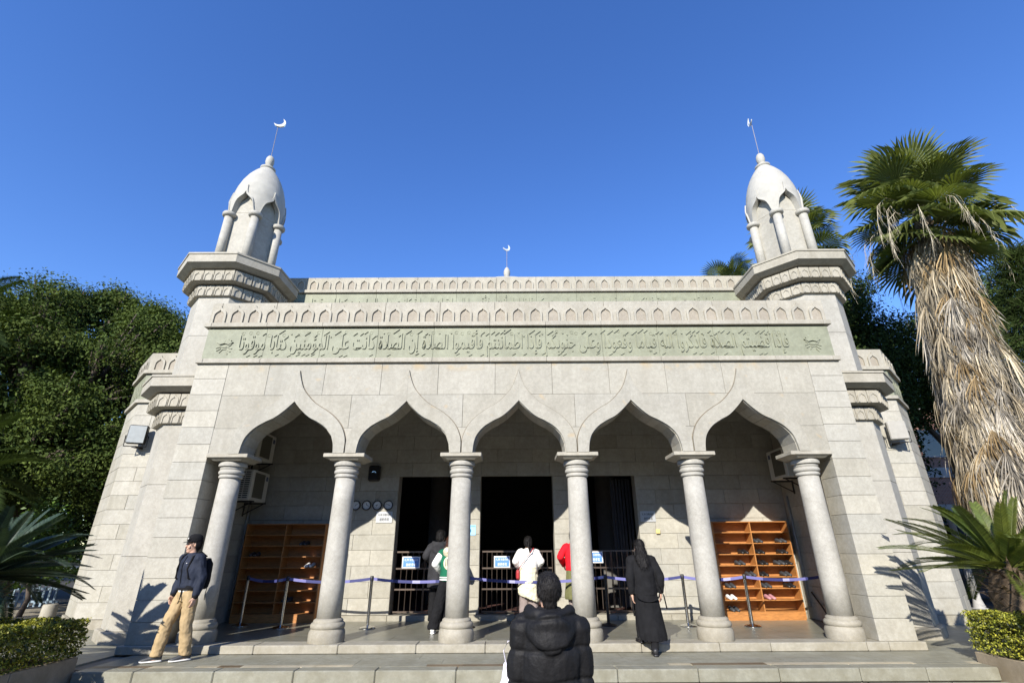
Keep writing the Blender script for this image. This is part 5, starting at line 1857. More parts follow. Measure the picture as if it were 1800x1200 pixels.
def van_ring(x, s=1.0):
    return [(x, y * s, z) for y, z in ((-0.95, 0.35), (0.95, 0.35), (0.98, 0.9), (0.95, 1.35), (0.80, 2.15), (0.60, 2.35), (-0.60, 2.35), (-0.80, 2.15), (-0.95, 1.35), (-0.98, 0.9))]


MB().loft([[(x, y * s, 0.35 + (z - 0.35) * h) for _, y, z in van_ring(0)] for x, s, h in ((-2.4, 0.9, 0.42), (-2.2, 0.98, 0.55), (-1.45, 1.0, 0.62), (-0.95, 1.0, 0.98), (-0.6, 1.0, 1.0), (2.3, 1.0, 1.0), (2.45, 0.95, 0.96))]).build('body', 'van_paint', v, smooth=True, sharp=40)
for s in (-1, 1):
    for x0, x1 in ((-0.85, 0.1), (0.2, 1.2), (1.3, 2.2)):
        MB().add([(x0, s * 0.965, 1.42), (x1, s * 0.965, 1.42), (x1, s * 0.83, 2.08), (x0 + (0.2 if x0 < 0 else 0), s * 0.83, 2.08)], [(0, 1, 2, 3)]).build('side_window', 'glass_dark', v)
    MB().tube([(-0.6, s * 0.62, 2.42), (2.2, s * 0.62, 2.42)], 0.025, 6).build('roof_rail', 'chrome', v)
    for x in (-1.55, 1.55):
        wme = MB().lathe([(0.2, -0.1), (0.33, -0.1), (0.35, -0.06), (0.35, 0.06), (0.33, 0.1), (0.2, 0.1)], seg=20)
        w_ = wme.build('wheel', 'rubber', v, (x, s * 0.88, 0.35))
        w_.rotation_euler = (PI / 2, 0, 0)
        MB().lathe([(0.02, -0.09), (0.2, -0.09), (0.2, 0.09), (0.02, 0.09)], seg=16).build('rim', 'chrome', w_)
    MB().box(-2.42, -2.30, s * 0.62 - 0.16, s * 0.62 + 0.16, 0.75, 0.92).build('headlight', 'lamp_glass', v)
lamp = empty('lamp_post', (13.1, 6.2, -0.2))
tag(lamp, 'pale grey post standing before the black van', 'post')
MB().lathe([(0.16, 0), (0.16, 0.05), (0.10, 0.3), (0.085, 2.6), (0.0001, 2.62)], seg=16).build('shaft', 'concrete', lamp, smooth=True, sharp=40)
MB().lathe([(0.2, -0.02), (0.2, 0.06), (0.15, 0.07)], seg=16).build('foot', 'concrete', lamp)

# ------------------------------------------------------------------ people
def blob(name, mb, mat, parent, voxel=0.012, smooth=4, wrinkle=0.0, wscale=9.0, quilt=None, aniso=(1, 1, 0.6)):
    """closes overlapping shapes into one continuous skin (voxel remesh), then smooths and creases it"""
    me = mb.mesh(name, mat)
    tmp = bpy.data.objects.new('tmp', me)
    COL.objects.link(tmp)
    rm = tmp.modifiers.new('r', 'REMESH')
    rm.mode = 'VOXEL'
    rm.voxel_size = voxel
    sm = tmp.modifiers.new('s', 'SMOOTH')
    sm.factor = 0.5
    sm.iterations = smooth
    dg = bpy.context.evaluated_depsgraph_get()
    out = bpy.data.meshes.new_from_object(tmp.evaluated_get(dg))
    bpy.data.objects.remove(tmp)
    bpy.data.meshes.remove(me)
    out.name = name
    if not out.materials:
        out.materials.append(MT[mat])
    if wrinkle or quilt:
        n = len(out.vertices)
        co = np.empty(n * 3)
        no = np.empty(n * 3)
        out.vertices.foreach_get('co', co)
        out.vertices.foreach_get('normal', no)
        co, no = co.reshape(-1, 3), no.reshape(-1, 3)
        d = np.zeros(n)
        if wrinkle:
            for i in range(n):
                p = Vector((co[i, 0] * wscale * aniso[0], co[i, 1] * wscale * aniso[1], co[i, 2] * wscale * aniso[2]))
                d[i] = mnoise.noise(p) + 0.5 * mnoise.noise(p * 2.3)
            d *= wrinkle
        if quilt:
            pitch, amp = quilt
            zz_ = (co[:, 2] + 0.012 * np.sin(co[:, 0] * 9)) % pitch
            zz_ = np.minimum(zz_, pitch - zz_)
            d += amp * (0.35 - np.exp(-(zz_ / 0.014) ** 2) - 0.5 * np.exp(-(zz_ / 0.05) ** 2))
        co += no * d[:, None]
        out.vertices.foreach_set('co', co.ravel())
    out.polygons.foreach_set('use_smooth', [True] * len(out.polygons))
    out.update()
    return ob(name, out, parent)


def lerp(a, b, t):
    return Vector(a).lerp(Vector(b), t)


def ering(c, rx, ry, yaw=0.0, n=20, tilt=0.0):
    return [(c[0] + rx * math.cos(t) * math.cos(yaw) - ry * math.sin(t) * math.sin(yaw), c[1] + rx * math.cos(t) * math.sin(yaw) + ry * math.sin(t) * math.cos(yaw), c[2] + tilt * math.sin(t)) for t in np.linspace(0, 2 * PI, n, endpoint=False)]


class Fig:
    """A posed figure. Local frame: faces -y, left hand on +x; sizes in metres for a height h."""

    def __init__(s, label, loc, yaw, h=1.72, lf=(0.10, 0.0, 0.0), rf=(-0.10, 0.0, 0.0), lh=None, rh=None, lean=(0, 0), hip=(0, 0), hyaw=0.0, hpitch=0.0, foot_yaw=(0.15, -0.15), lknee=0.03, rknee=0.03):
        k = h / 1.72
        s.k, s.h = k, h
        s.root = empty('person', loc)
        s.root.rotation_euler = (0, 0, yaw)
        tag(s.root, label, 'person')
        V = Vector
        s.hip = V((hip[0], hip[1], 0.93)) * k
        s.chest = V((hip[0] + lean[0] * 0.6, hip[1] + lean[1] * 0.6, 1.25)) * k
        s.neck = V((hip[0] + lean[0], hip[1] + lean[1], 1.455)) * k
        s.head = V((hip[0] + lean[0] * 1.15 + 0.02 * math.sin(hyaw), hip[1] + lean[1] * 1.2 - 0.012 - 0.03 * math.sin(hpitch), 1.605)) * k
        s.hyaw, s.hpitch = hyaw, hpitch
        s.ank, s.kne, s.hj = {}, {}, {}
        for sd, f, kn in ((1, lf, lknee), (-1, rf, rknee)):
            s.hj[sd] = s.hip + V((sd * 0.095, 0, -0.05)) * k
            s.ank[sd] = V((f[0], f[1], f[2] + 0.085)) * k
            s.kne[sd] = lerp(s.hj[sd], s.ank[sd], 0.49) + V((0, -kn, 0)) * k
        s.fy = {1: foot_yaw[0], -1: foot_yaw[1]}
        s.sh, s.elb, s.hand = {}, {}, {}
        for sd, t in ((1, lh), (-1, rh)):
            s.sh[sd] = s.neck + V((sd * 0.178, 0.005, -0.055)) * k
            hp = V(t) * k if t else s.sh[sd] + V((sd * 0.07, -0.04, -0.56)) * k
            s.hand[sd] = hp
            mid = lerp(s.sh[sd], hp, 0.52)
            d = (hp - s.sh[sd])
            full = 0.56 * k
            bend = math.sqrt(max(0, (full * 0.5) ** 2 - min(d.length * 0.5, full * 0.499) ** 2))
            s.elb[sd] = mid + V((sd * 0.55, 0.8, 0)).normalized() * bend

    def body(s):
        k = s.k
        m = MB()
        hr = Matrix.Rotation(s.hyaw, 3, 'Z') @ Matrix.Rotation(s.hpitch, 3, 'X')
        H = s.head

        def hp(x, y, z):
            return tuple(H + hr @ (Vector((x, y, z)) * k))
        m.ell(hp(0, 0.01, 0.02), (0.074 * k, 0.092 * k, 0.100 * k), rot=hr)       # skull
        m.ell(hp(0, -0.022, -0.045), (0.058 * k, 0.062 * k, 0.075 * k), rot=hr)   # jaw
        m.cap(hp(0, -0.072, -0.095), hp(0, -0.060, -0.10), 0.020 * k, 0.026 * k)     # chin
        m.cap(hp(0, -0.083, 0.012), hp(0, -0.105, -0.028), 0.009 * k, 0.015 * k)     # nose
        m.cap(hp(-0.035, -0.078, 0.028), hp(0.035, -0.078, 0.028), 0.011 * k, 0.011 * k)   # brow
        m.cap(hp(-0.018, -0.088, -0.062), hp(0.018, -0.088, -0.062), 0.0085 * k, 0.0085 * k)   # lips
        for sd in (-1, 1):
            m.ell(hp(sd * 0.075, 0.012, -0.005), (0.011 * k, 0.022 * k, 0.033 * k), 8, 6, hr)   # ear
            m.ell(hp(sd * 0.042, -0.066, -0.035), (0.024 * k, 0.02 * k, 0.026 * k), 8, 6, hr)   # cheek
        m.cap(lerp(s.neck, s.head, 0.75), s.neck - Vector((0, 0, 0.06)) * k, 0.052 * k, 0.060 * k)
        m.loft([ering(s.hip - Vector((0, 0, 0.06)) * k, 0.14 * k, 0.10 * k), ering(s.hip, 0.155 * k, 0.105 * k), ering(lerp(s.hip, s.chest, 0.5), 0.13 * k, 0.09 * k), ering(s.chest, 0.155 * k, 0.10 * k), ering(s.neck - Vector((0, 0, 0.07)) * k, 0.15 * k, 0.07 * k), ering(s.neck - Vector((0, 0, 0.02)) * k, 0.07 * k, 0.05 * k)])
        for sd in (-1, 1):
            m.cap(s.hj[sd], s.kne[sd], 0.075 * k, 0.05 * k)
            m.cap(s.kne[sd], s.ank[sd], 0.047 * k, 0.034 * k)
            m.cap(s.sh[sd], s.elb[sd], 0.045 * k, 0.036 * k)
            m.cap(s.elb[sd], s.hand[sd], 0.035 * k, 0.024 * k)
            s._hand(m, sd)
            ft = s.ank[sd] + Vector((math.sin(s.fy[sd]) * 0.12, -math.cos(s.fy[sd]) * 0.12, -0.05)) * k
            m.cap(s.ank[sd] - Vector((0, 0, 0.03)) * k, ft, 0.034 * k, 0.028 * k)
        b = blob('body', m, 'skin', s.root, 0.0075, 3)
        for sd in (-1, 1):                                   # eyes
            e_ = MB().ell(hp(sd * 0.031, -0.083, 0.008), (0.010 * k, 0.006 * k, 0.005 * k), 8, 6, hr)
            e_.build('eye', 'ink_black', s.root, smooth=True)
        return b

    def _hand(s, m, sd):
        """palm, four fingers of different length and a thumb at the side, slightly curled"""
        k = s.k
        w = s.hand[sd]
        d = (w - s.elb[sd]).normalized()
        d = (d + Vector((0, 0, -0.55))).normalized()
        side = Vector((0, -1, 0)) - d * Vector((0, -1, 0)).dot(d)
        side.normalize()
        inn = d.cross(side) * sd
        pc = w + d * 0.045 * k
        m.cap(w, w + d * 0.02 * k, 0.024 * k, 0.026 * k)
        for q in (-1, 0, 1):
            m.cap(w + side * q * 0.02 * k + d * 0.01 * k, w + side * q * 0.024 * k + d * 0.075 * k, 0.016 * k, 0.014 * k)
        for q, L in ((1.5, 0.066), (0.5, 0.076), (-0.5, 0.07), (-1.5, 0.054)):
            p0 = w + side * q * 0.0185 * k + d * 0.08 * k
            p1 = p0 + (d * 0.92 + inn * 0.32).normalized() * L * 0.5 * k
            p2 = p1 + (d * 0.68 + inn * 0.72).normalized() * L * 0.5 * k
            m.cap(p0, p1, 0.0095 * k, 0.0088 * k, 8)
            m.cap(p1, p2, 0.0088 * k, 0.0075 * k, 8)
        t0 = w + side * 0.026 * k + d * 0.02 * k
        t1 = t0 + (side * 0.75 + d * 0.7 + inn * 0.25).normalized() * 0.034 * k
        t2 = t1 + (side * 0.25 + d * 0.9 + inn * 0.35).normalized() * 0.03 * k
        m.cap(t0, t1, 0.013 * k, 0.0105 * k, 8)
        m.cap(t1, t2, 0.0105 * k, 0.0085 * k, 8)

    def trousers(s, mat, rt=0.098, rk=0.078, rh_=0.072, waist=0.165, wr=0.010, end=0.06):
        k = s.k
        m = MB()
        m.loft([ering(s.hip - Vector((0, 0, 0.13)) * k, 0.13 * k, 0.11 * k), ering(s.hip - Vector((0, 0, 0.04)) * k, (waist + 0.012) * k, 0.125 * k), ering(s.hip + Vector((0, 0, 0.10)) * k, (waist - 0.012) * k, 0.112 * k)])
        for sd in (-1, 1):
            an = s.ank[sd] + Vector((0, 0, end - 0.085 + 0.03)) * k
            m.cap(s.hj[sd] + Vector((-sd * 0.006, 0, 0)), s.kne[sd], rt * k, rk * k)
            m.tube([s.kne[sd], lerp(s.kne[sd], an, 0.5), an, an - Vector((0, 0, 0.012))], [rk * k, (rk + rh_) / 2 * k, rh_ * k, rh_ * 0.9 * k], 14)
        return blob('trousers', m, mat, s.root, 0.010, 3, wr, 11.0, aniso=(1, 1, 0.8))

    def shoes(s, mat, sole='shoe_white', L=0.27):
        k = s.k
        for sd in (-1, 1):
            a = s.ank[sd]
            y = s.fy[sd]
            R = Matrix.Rotation(y, 3, 'Z')

            def ring(yy, w, h0, h1):
                pts = []
                for t in np.linspace(0, 2 * PI, 14, endpoint=False):
                    p = R @ Vector((w * math.cos(t), yy, 0))
                    z = h0 + (h1 - h0) * (0.5 + 0.5 * math.sin(t)) ** 0.8
                    pts.append((a.x + p.x * k, a.y + p.y * k, a.z - 0.085 * k + z * k))
                return pts
            m = MB().loft([ring(0.085, 0.02, 0.03, 0.09), ring(0.075, 0.038, 0.02, 0.11), ring(0.03, 0.042, 0.02, 0.125), ring(-0.03, 0.043, 0.02, 0.105), ring(-0.10, 0.05, 0.02, 0.072), ring(-0.15, 0.046, 0.02, 0.058), ring(-0.185, 0.022, 0.025, 0.045)])
            u = m.build('shoe', mat, s.root, smooth=True)
            m = MB().loft([ring(0.092, 0.022, 0.0, 0.03), ring(0.08, 0.042, 0.0, 0.034), ring(0.0, 0.046, 0.0, 0.03), ring(-0.10, 0.055, 0.0, 0.028), ring(-0.16, 0.048, 0.002, 0.028), ring(-0.195, 0.02, 0.008, 0.028)])
            m.build('sole', sole, u, smooth=True)

    def top(s, mat, hem=0.86, bulk=0.0, slv=None, slv_end=0.97, wr=0.008, hem_w=0.0, hood=None, collar=0.0, name='jacket', quilt=None, voxel=0.011, wscale=10.0, aniso=(1, 1, 0.6)):
        """upper garment; sleeves join the body unless slv names another cloth"""
        k = s.k
        m = MB()
        hz = Vector((s.hip.x, s.hip.y, hem * k))
        b = bulk
        up = lerp(s.hip, s.chest, 0.5)
        m.loft([ering(hz, (0.165 + b + hem_w) * k, (0.125 + b + hem_w) * k), ering(lerp(hz, up, 0.4), (0.170 + b + hem_w * 0.5) * k, (0.130 + b + hem_w * .5) * k), ering(up, (0.165 + b) * k, (0.124 + b) * k), ering(s.chest, (0.182 + b) * k, (0.130 + b) * k), ering(s.neck - Vector((0, 0, 0.09)) * k, (0.185 + b * 0.8) * k, (0.10 + b * 0.8) * k), ering(s.neck - Vector((0, 0, 0.03)) * k, (0.12 + b * 0.5) * k, (0.075 + b * 0.5) * k), ering(s.neck + Vector((0, 0, 0.02 + collar)) * k, (0.066 + b * 0.3) * k, (0.062 + b * 0.3) * k)])
        sl = m if slv is None else MB()
        for sd in (-1, 1):
            e_ = lerp(s.elb[sd], s.hand[sd], slv_end)
            m.cap(s.sh[sd] - Vector((sd * 0.03, 0, 0.01)) * k, s.sh[sd] + Vector((0, 0, -0.01)) * k, (0.078 + b * 0.6) * k, (0.070 + b * 0.7) * k)
            sl.cap(s.sh[sd] + Vector((0, 0, -0.012)) * k, s.elb[sd], (0.066 + b * 0.7) * k, (0.056 + b * 0.7) * k)
            sl.tube([s.elb[sd], lerp(s.elb[sd], e_, 0.5), e_, e_ + (e_ - s.elb[sd]).normalized() * 0.012], [(0.057 + b * 0.7) * k, (0.052 + b * 0.6) * k, (0.042 + b * 0.35) * k, (0.036 + b * 0.2) * k], 14)
        if hood:
            rot = Matrix.Rotation(-0.5, 3, 'X')
            for q in range(25):
                t = PI * q / 24
                m.cap(s.neck + Vector((0.135 * math.cos(t), 0.02 + 0.105 * math.sin(t), 0.035 - 0.02 * math.sin(t))) * k, s.neck + Vector((0.145 * math.cos(t), 0.02 + 0.14 * math.sin(t), -0.04 - 0.12 * math.sin(t) ** 2)) * k, 0.042 * k, 0.040 * k)
            m.ell(s.neck + Vector((0, 0.115, -0.075)) * k, (0.135 * k, 0.055 * k, 0.135 * k), rot=rot)
            m.ell(s.neck + Vector((0, 0.125, -0.16)) * k, (0.075 * k, 0.045 * k, 0.085 * k), rot=rot)
        o = blob(name, m, mat, s.root, voxel, 8 if hood else 3, wr, wscale, quilt, aniso)
        if slv:
            blob('sleeves', sl, slv, s.root, voxel, 3, wr, wscale, None, aniso)
        return o

    def hair(s, mat, length=0.0, bun=False, short=False):
        k = s.k
        m = MB()
        hr = Matrix.Rotation(s.hyaw, 3, 'Z') @ Matrix.Rotation(s.hpitch, 3, 'X')
        H = s.head

        def hp(x, y, z):
            return tuple(H + hr @ (Vector((x, y, z)) * k))
        m.ell(hp(0, 0.028, 0.040), (0.084 * k, 0.096 * k, 0.098 * k), rot=hr)
        m.ell(hp(0, 0.052, 0.0 if short else -0.01), (0.078 * k, 0.062 * k, (0.062 if short else 0.085) * k), rot=hr)
        m.ell(hp(0, -0.045, 0.085), (0.062 * k, 0.045 * k, 0.035 * k), rot=hr)
        for sd in (-1, 1):
            m.ell(hp(sd * 0.068, 0.040, 0.015 if short else 0.005), (0.018 * k, 0.042 * k, (0.045 if short else 0.06) * k), rot=hr)
        if short:
            m.ell(hp(0, 0.060, -0.055), (0.052 * k, 0.038 * k, 0.055 * k), rot=hr)
        if bun:
            m.ell(hp(0.0, 0.125, 0.055), (0.045 * k, 0.04 * k, 0.042 * k), rot=hr)
        if length > 0:
            c0 = s.head + Vector((0, 0.05, 0.02)) * k
            c1 = s.neck + Vector((0, 0.10, -0.02)) * k
            c2 = Vector((s.chest.x, s.chest.y + 0.155 * k, s.neck.z - length * k))
            m.loft([ering(c0, 0.085 * k, 0.06 * k), ering(lerp(c0, c1, 0.6), 0.100 * k, 0.065 * k), ering(c1, 0.115 * k, 0.06 * k), ering(lerp(c1, c2, 0.5), 0.105 * k, 0.04 * k), ering(c2, 0.05 * k, 0.02 * k)])
        h_ = blob('hair', m, mat, s.root, 0.0065, 2, 0.006 if not short else 0.0035, 40.0 if not short else 55.0, None, (1, 1, 0.25) if not short else (1, 1, 0.6))
        me = h_.data                                         # loose strands over the mass of hair
        n = len(me.vertices)
        co, no = np.empty(n * 3), np.empty(n * 3)
        me.vertices.foreach_get('co', co)
        me.vertices.foreach_get('normal', no)
        co, no = co.reshape(-1, 3), no.reshape(-1, 3)
        rg = np.random.default_rng(5)
        ix = rg.integers(0, n, 2600)
        P, N = co[ix], no[ix]
        cr = np.array(s.head + Vector((0, 0.06, 0.14)) * k)
        D = (P - cr)
        D -= N * (D * N).sum(1)[:, None]
        D /= np.linalg.norm(D, axis=1)[:, None] + 1e-6
        D = D + N * (0.10 if short else 0.16) + rg.normal(size=D.shape) * (0.16 if short else 0.22)
        L = rg.uniform(0.02, 0.045, len(P))[:, None] * ((0.62 if short else 1.0) if length == 0 else 1.8)
        W = np.cross(D, N)
        W = W / (np.linalg.norm(W, axis=1)[:, None] + 1e-6) * 0.0016
        tag(ob('hair_strands', quads_mesh('hair_strands', np.stack([P - W, P + W, P + D * L + W * 0.3, P + D * L - W * 0.3], 1), mat), s.root), kind='stuff')
        return h_


# 1. man in cap and khaki trousers, left
p = Fig('man in black cap, navy jacket and khaki trousers walking past the left pier', (-5.42, -0.60, ZT), math.radians(-24), 1.80, lf=(0.10, 0.08, 0.0), rf=(-0.20, -0.16, 0.0), lh=(0.235, -0.06, 0.86), rh=(-0.22, -0.10, 0.88), lean=(-0.035, -0.03), hip=(-0.0, -0.02), hyaw=math.radians(-22), hpitch=0.05, foot_yaw=(-0.45, -0.75), lknee=0.03, rknee=0.05)
p.body()
p.trousers('cloth_khaki', 0.105, 0.088, 0.082, wr=0.013)
p.shoes('shoe_dark', 'shoe_white')
p.top('cloth_white', hem=0.90, bulk=-0.008, name='shirt', slv_end=0.3)
p.top('cloth_navy', hem=0.98, bulk=0.022, wr=0.013, collar=0.01, slv_end=0.93)
p.hair('hair_black')
kk = p.k
hr = Matrix.Rotation(p.hyaw, 3, 'Z')
cap_ = MB()
cap_.loft([[tuple(p.head + hr @ (Vector((r_c * 0.086 * math.cos(t), 0.012 + r_c * 0.104 * math.sin(t), z)) * kk)) for t in np.linspace(0, 2 * PI, 20, endpoint=False)] for r_c, z in ((1.0, 0.035), (1.04, 0.06), (1.02, 0.10), (0.86, 0.135), (0.5, 0.155), (0.1, 0.16))])
MB().tube([p.neck + Vector((0, -0.095, -0.02)), p.chest + Vector((0, -0.172, 0.06)), lerp(p.hip, p.chest, 0.5) + Vector((0, -0.160, 0)), p.hip + Vector((0, -0.165, 0.09))], 0.006, 6).build('zip', 'cloth_black', p.root)
for sd in (-1, 1):
    e_ = lerp(p.elb[sd], p.hand[sd], 0.90)
    MB().cap(e_, lerp(p.elb[sd], p.hand[sd], 0.96), 0.049, 0.046).build('cuff', 'cloth_black', p.root, smooth=True)
MB().loft([ering(Vector((p.hip.x, p.hip.y, 0.975 * p.k + dz)), 0.198, 0.157) for dz in (-0.012, 0.0, 0.035, 0.045)], False, False).build('waistband', 'cloth_black', p.root, smooth=True)
cap_o = cap_.build('cap', 'cloth_black', p.root, smooth=True)
MB().loft([[tuple(p.head + hr @ (Vector((w * math.cos(t), -0.05 - L * abs(math.sin(t)) ** 0.8, 0.045 + zo - 0.02 * abs(math.sin(t)))) * kk)) for t in np.linspace(PI, 2 * PI, 12)] for w, L, zo in ((0.078, 0.105, 0.0), (0.075, 0.10, 0.008), (0.05, 0.03, 0.012))], False, False, False).build('peak', 'cloth_black', cap_o, smooth=True)
MB().ell(p.head + hr @ (Vector((0, -0.094, 0.088)) * kk), (0.022, 0.006, 0.018), 10, 6, hr).build('cap_badge', 'shoe_white', cap_o, smooth=True)
MB().tube([p.hip + Vector((0.03, -0.135, 0.03)), p.hip + Vector((0.05, -0.15, -0.08)), p.hip + Vector((0.02, -0.145, -0.16))], 0.010, 6).build('belt_strap', 'cloth_black', p.root)
MB().ell(p.chest + Vector((0.075, -0.155, 0.09)), (0.012, 0.004, 0.006), 8, 5).build('chest_badge', 'shoe_white', p.root)
bp = empty('backpack', p.root.location)
bp.rotation_euler = p.root.rotation_euler
tag(bp, 'black backpack worn by the man in the black cap', 'backpack')
m = MB()
m.loft([ering(Vector((-0.01, 0.185, z)), rx, ry) for z, rx, ry in ((1.0, 0.10, 0.05), (1.03, 0.15, 0.085), (1.2, 0.16, 0.10), (1.38, 0.15, 0.09), (1.47, 0.10, 0.05))])
blob('pack', m, 'cloth_black', bp, 0.012, 4, 0.008, 12)
for sd in (-1, 1):
    c = p.sh[sd]
    MB().tube([c + Vector((-sd * 0.05, 0.15, 0.03)), c + Vector((-sd * 0.05, 0.03, 0.105)), c + Vector((-sd * 0.055, -0.09, 0.03)), c + Vector((-sd * 0.065, -0.135, -0.15)), c + Vector((-sd * 0.035, -0.11, -0.29)), c + Vector((-sd * 0.0, 0.05, -0.36))], 0.020, 8, flat=0.5).build('strap', 'cloth_black', bp, smooth=True)
    MB().tube([(sd * 0.13, 0.2, 1.02), (sd * 0.17, 0.16, 0.92), (sd * 0.18, 0.16, 0.84)], 0.006, 5).build('strap_end', 'cloth_black', bp)

# 2. foreground man in black hooded coat, from behind
p = Fig('man in black hooded quilted coat seen from behind in the foreground', (0.115, -5.68, ZP), math.radians(180), 1.74, lf=(0.12, 0, 0), rf=(-0.12, 0, 0), lh=(0.225, -0.06, 0.85), rh=(-0.22, -0.08, 0.85), hyaw=math.radians(6), hpitch=-0.10, lean=(0, 0.02))
p.body()
p.trousers('cloth_black', 0.10, 0.085, 0.08)
p.shoes('shoe_black', 'shoe_black')
p.top('puffer_black', hem=0.70, bulk=0.034, wr=0.006, hood=True, collar=0.04, slv_end=0.96, quilt=(0.185, 0.011), hem_w=0.012, wscale=14, name='coat', voxel=0.008, aniso=(1.2, 1.2, 0.5))
p.hair('hair_black', short=True)
bg_ = empty('plastic_bag', (-0.165, -5.62, 0.46))
tag(bg_, 'white translucent plastic bag hanging from the left hand of the man in the quilted coat', 'bag')
m = MB()
m.loft([ering(Vector((0, 0.0, z)), rx, ry) for z, rx, ry in ((-0.20, 0.06, 0.05), (-0.16, 0.09, 0.075), (0.0, 0.085, 0.075), (0.15, 0.065, 0.05), (0.27, 0.03, 0.025))])
blob('sack', m, 'plastic_bag', bg_, 0.012, 2, 0.016, 14)
for s in (-1, 1):
    MB().tube([(0.02 * s, 0, 0.27), (0.035 * s, 0.01, 0.34), (0.005 * s, 0.0, 0.40)], 0.01, 6, flat=0.4).build('handle', 'plastic_bag', bg_, smooth=True)

# 3. woman in long black coat stepping up
p = Fig('woman with long black hair and ankle-length black coat stepping up into the porch', (2.12, -0.28, ZT), math.radians(180), 1.72, lf=(0.11, -0.26, 0.13), rf=(-0.02, 0.10, 0.0), lh=(0.235, -0.05, 0.86), rh=(-0.25, -0.06, 0.88), lean=(0.02, -0.04), hip=(0.0, -0.05), hyaw=math.radians(8), lknee=0.10, rknee=0.02, foot_yaw=(0.1, -0.1))
p.body()
p.trousers('cloth_black', 0.09, 0.07, 0.062)
p.shoes('shoe_black', 'shoe_black')
p.top('cloth_black', hem=0.85, bulk=0.026, wr=0.010, collar=0.02, slv_end=0.92, name='coat')
k = p.k
m = MB()
rings = []
for z, rx, ry, ox, oy in ((1.02, 0.175, 0.135, 0, 0), (0.85, 0.195, 0.155, 0, -0.005), (0.65, 0.215, 0.18, -0.01, -0.02), (0.45, 0.225, 0.20, -0.03, -0.02), (0.27, 0.225, 0.21, -0.05, -0.01), (0.20, 0.215, 0.20, -0.055, 0.0)):
    ring = []
    for t in np.linspace(0, 2 * PI, 40, endpoint=False):
        f = 1 + (0.05 * math.sin(5 * t + 1) + 0.03 * math.sin(9 * t)) * max(0, (0.95 - z))
        ring.append((p.hip.x + ox + rx * f * math.cos(t) * k, p.hip.y + oy + ry * f * math.sin(t) * k, z * k))
    rings.append(ring)
m.loft(rings)
blob('coat_skirt', m, 'cloth_black', p.root, 0.012, 3, 0.008, 9, None, (1, 1, 0.2))
p.hair('hair_black', 0.17)
MB().tube([(p.hip.x + 0.19 * math.cos(t), p.hip.y + 0.14 + 0.02 * math.sin(t), 0.88 - 0.11 * math.sin(t)) for t in np.linspace(0, PI, 12)], 0.016, 6, flat=0.6).build('coat_belt', 'cloth_black', p.root, smooth=True)
MB().tube([(-0.22, 0.02, 1.0), (-0.27, 0.06, 0.85), (-0.30, 0.05, 0.66)], 0.011, 6).build('belt_end', 'cloth_black', p.root, smooth=True)
MB().tube([(0.235, -0.05, 0.82), (0.24, -0.04, 0.70), (0.235, -0.02, 0.55)], 0.013, 6).build('belt_end', 'cloth_black', p.root, smooth=True)

# 4. person in green and white varsity jacket
p = Fig('person in green jacket with white sleeves, cream hood and black trousers behind the third column', (-1.38, 1.12, 0.001), math.radians(172), 1.70, lf=(0.26, 0.10, 0.0), rf=(0.06, -0.08, 0.0), lh=(0.20, -0.20, 1.02), rh=(-0.20, -0.20, 1.02), hyaw=math.radians(-14), lean=(0, -0.03))
p.body()
p.trousers('cloth_black', 0.115, 0.11, 0.115, wr=0.012)
p.shoes('shoe_white', 'shoe_white')
p.top('cloth_green', hem=0.90, bulk=0.028, slv='cloth_white', slv_end=0.95, wr=0.009)
m = MB()
m.ell(p.neck + Vector((0, 0.10, -0.03)), (0.135, 0.075, 0.11))
m.cap(p.neck + Vector((-0.08, 0.02, 0.01)), p.neck + Vector((0.08, 0.02, 0.01)), 0.055, 0.055)
blob('hood', m, 'cloth_cream', p.root, 0.01, 3, 0.007, 14)
for z in (0.905, 0.945):
    MB().loft([ering(Vector((p.hip.x, p.hip.y, z + dz)), 0.199, 0.158) for dz in (0, 0.02)], False, False).build('hem_stripe', 'cloth_white', p.root, smooth=True)
m = MB()
m.ell(p.chest + Vector((-0.03, 0.162, -0.03)), (0.13, 0.02, 0.13))
m.build('back_emblem', 'cloth_cream', p.root, smooth=True)
mk = MB()
for q in range(5):
    mk.tube([p.chest + Vector((0.045 - q * 0.03, 0.183, 0.05)), p.chest + Vector((0.05 - q * 0.03, 0.186, -0.08 + 0.01 * q))], 0.005, 5)
mk.build('emblem_print', 'ink_black', p.root)
p.hair('hair_brown', 0.02)

# 5. person in dark coat behind the green jacket
p = Fig('person in charcoal hooded coat with arms folded in front, left of the green jacket', (-1.74, 2.20, 0.001), math.radians(180), 1.84, lh=(0.12, -0.22, 1.10), rh=(-0.12, -0.22, 1.10), hyaw=math.radians(-12), hpitch=0.05)
p.body()
p.trousers('cloth_black', 0.10, 0.085, 0.08)
p.shoes('shoe_black', 'shoe_black')
p.top('cloth_charcoal', hem=0.66, bulk=0.045, wr=0.010, hood=True, hem_w=0.02, name='coat')
p.hair('hair_black')

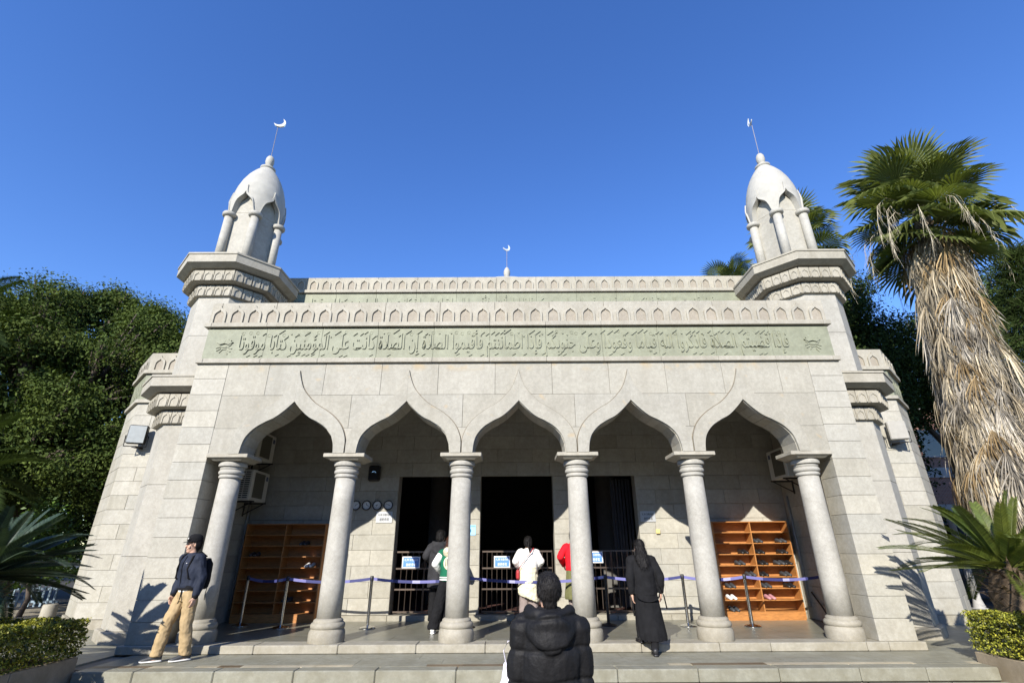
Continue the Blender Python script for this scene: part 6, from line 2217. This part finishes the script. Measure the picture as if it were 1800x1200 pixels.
# 6. woman in white with a red shoulder bag
p = Fig('woman in white sweater with a cream jacket tied round her waist, at the middle gate', (0.20, 2.10, 0.001), math.radians(180), 1.70, lf=(0.11, 0, 0), rf=(-0.11, 0.02, 0), lh=(0.17, -0.22, 1.06), rh=(-0.17, -0.22, 1.06), hyaw=math.radians(-6), hpitch=0.06)
p.body()
p.trousers('cloth_taupe', 0.115, 0.105, 0.10, wr=0.012)
p.shoes('shoe_white', 'shoe_white')
p.top('cloth_white', hem=0.93, bulk=0.026, wr=0.012, name='sweater', collar=0.02)
m = MB()
rings = []
for z, rx, ry in ((1.10, 0.180, 0.14), (1.0, 0.20, 0.16), (0.80, 0.215, 0.175), (0.56, 0.225, 0.185), (0.50, 0.215, 0.175)):
    rings.append([(p.hip.x + rx * math.cos(t) * (1 + 0.03 * math.sin(6 * t) * (1.15 - z)), p.hip.y + 0.02 + ry * math.sin(t) * (1 + 0.03 * math.sin(6 * t) * (1.15 - z)), z + (0.07 * math.cos(t) * (1.1 - z) / 0.6)) for t in np.linspace(0, 2 * PI, 40, endpoint=False)])
m.loft(rings)
blob('tied_jacket', m, 'cloth_cream', p.root, 0.011, 3, 0.016, 10, None, (1, 1, 1.6))
p.hair('hair_black', 0.0, bun=False)
MB().tube([p.head + Vector((0, 0.10, 0.0)), p.head + Vector((-0.02, 0.13, -0.08)), p.head + Vector((-0.03, 0.125, -0.2))], [0.04, 0.035, 0.01], 8).build('pony_tail', 'hair_black', p.root, smooth=True)
rb = empty('shoulder_bag', p.root.location)
rb.rotation_euler = p.root.rotation_euler
tag(rb, 'red leather shoulder bag worn across the back of the woman in white', 'bag')
m = MB()
m.loft([ering(Vector((0.225, 0.07, z)), rx, ry) for z, rx, ry in ((0.86, 0.03, 0.07), (0.89, 0.045, 0.10), (1.0, 0.045, 0.10), (1.05, 0.03, 0.08))])
blob('pouch', m, 'leather_red', rb, 0.009, 3, 0.003, 14)
MB().tube([(0.225, 0.09, 1.04), (0.17, 0.165, 1.12), (0.05, 0.185, 1.28), (-0.06, 0.165, 1.40), (-0.115, 0.09, 1.475), (-0.12, -0.02, 1.47)], 0.014, 8, flat=0.45).build('strap', 'leather_red', rb, smooth=True)

# 7. person in red top, mostly behind the fourth column
p = Fig('person in bright red top and olive skirt half hidden behind the fourth column', (1.22, 2.25, 0.001), math.radians(180), 1.83, lh=(0.20, -0.20, 1.05), rh=(-0.20, -0.20, 1.05))
p.body()
p.trousers('cloth_taupe', 0.085, 0.06, 0.05, end=0.08)
p.shoes('shoe_black', 'shoe_black')
p.top('cloth_red', hem=0.96, bulk=0.020, wr=0.012, name='top', collar=0.03)
m = MB()
m.loft([[(p.hip.x + rx * math.cos(t) * (1 + 0.02 * math.sin(8 * t)), p.hip.y + ry * math.sin(t), z) for t in np.linspace(0, 2 * PI, 40, endpoint=False)] for z, rx, ry in ((1.12, 0.165, 0.13), (1.0, 0.19, 0.155), (0.8, 0.215, 0.18), (0.52, 0.245, 0.21), (0.47, 0.24, 0.205))])
blob('skirt', m, 'cloth_olive', p.root, 0.011, 3, 0.007, 9, None, (1, 1, 0.2))
p.hair('hair_black')
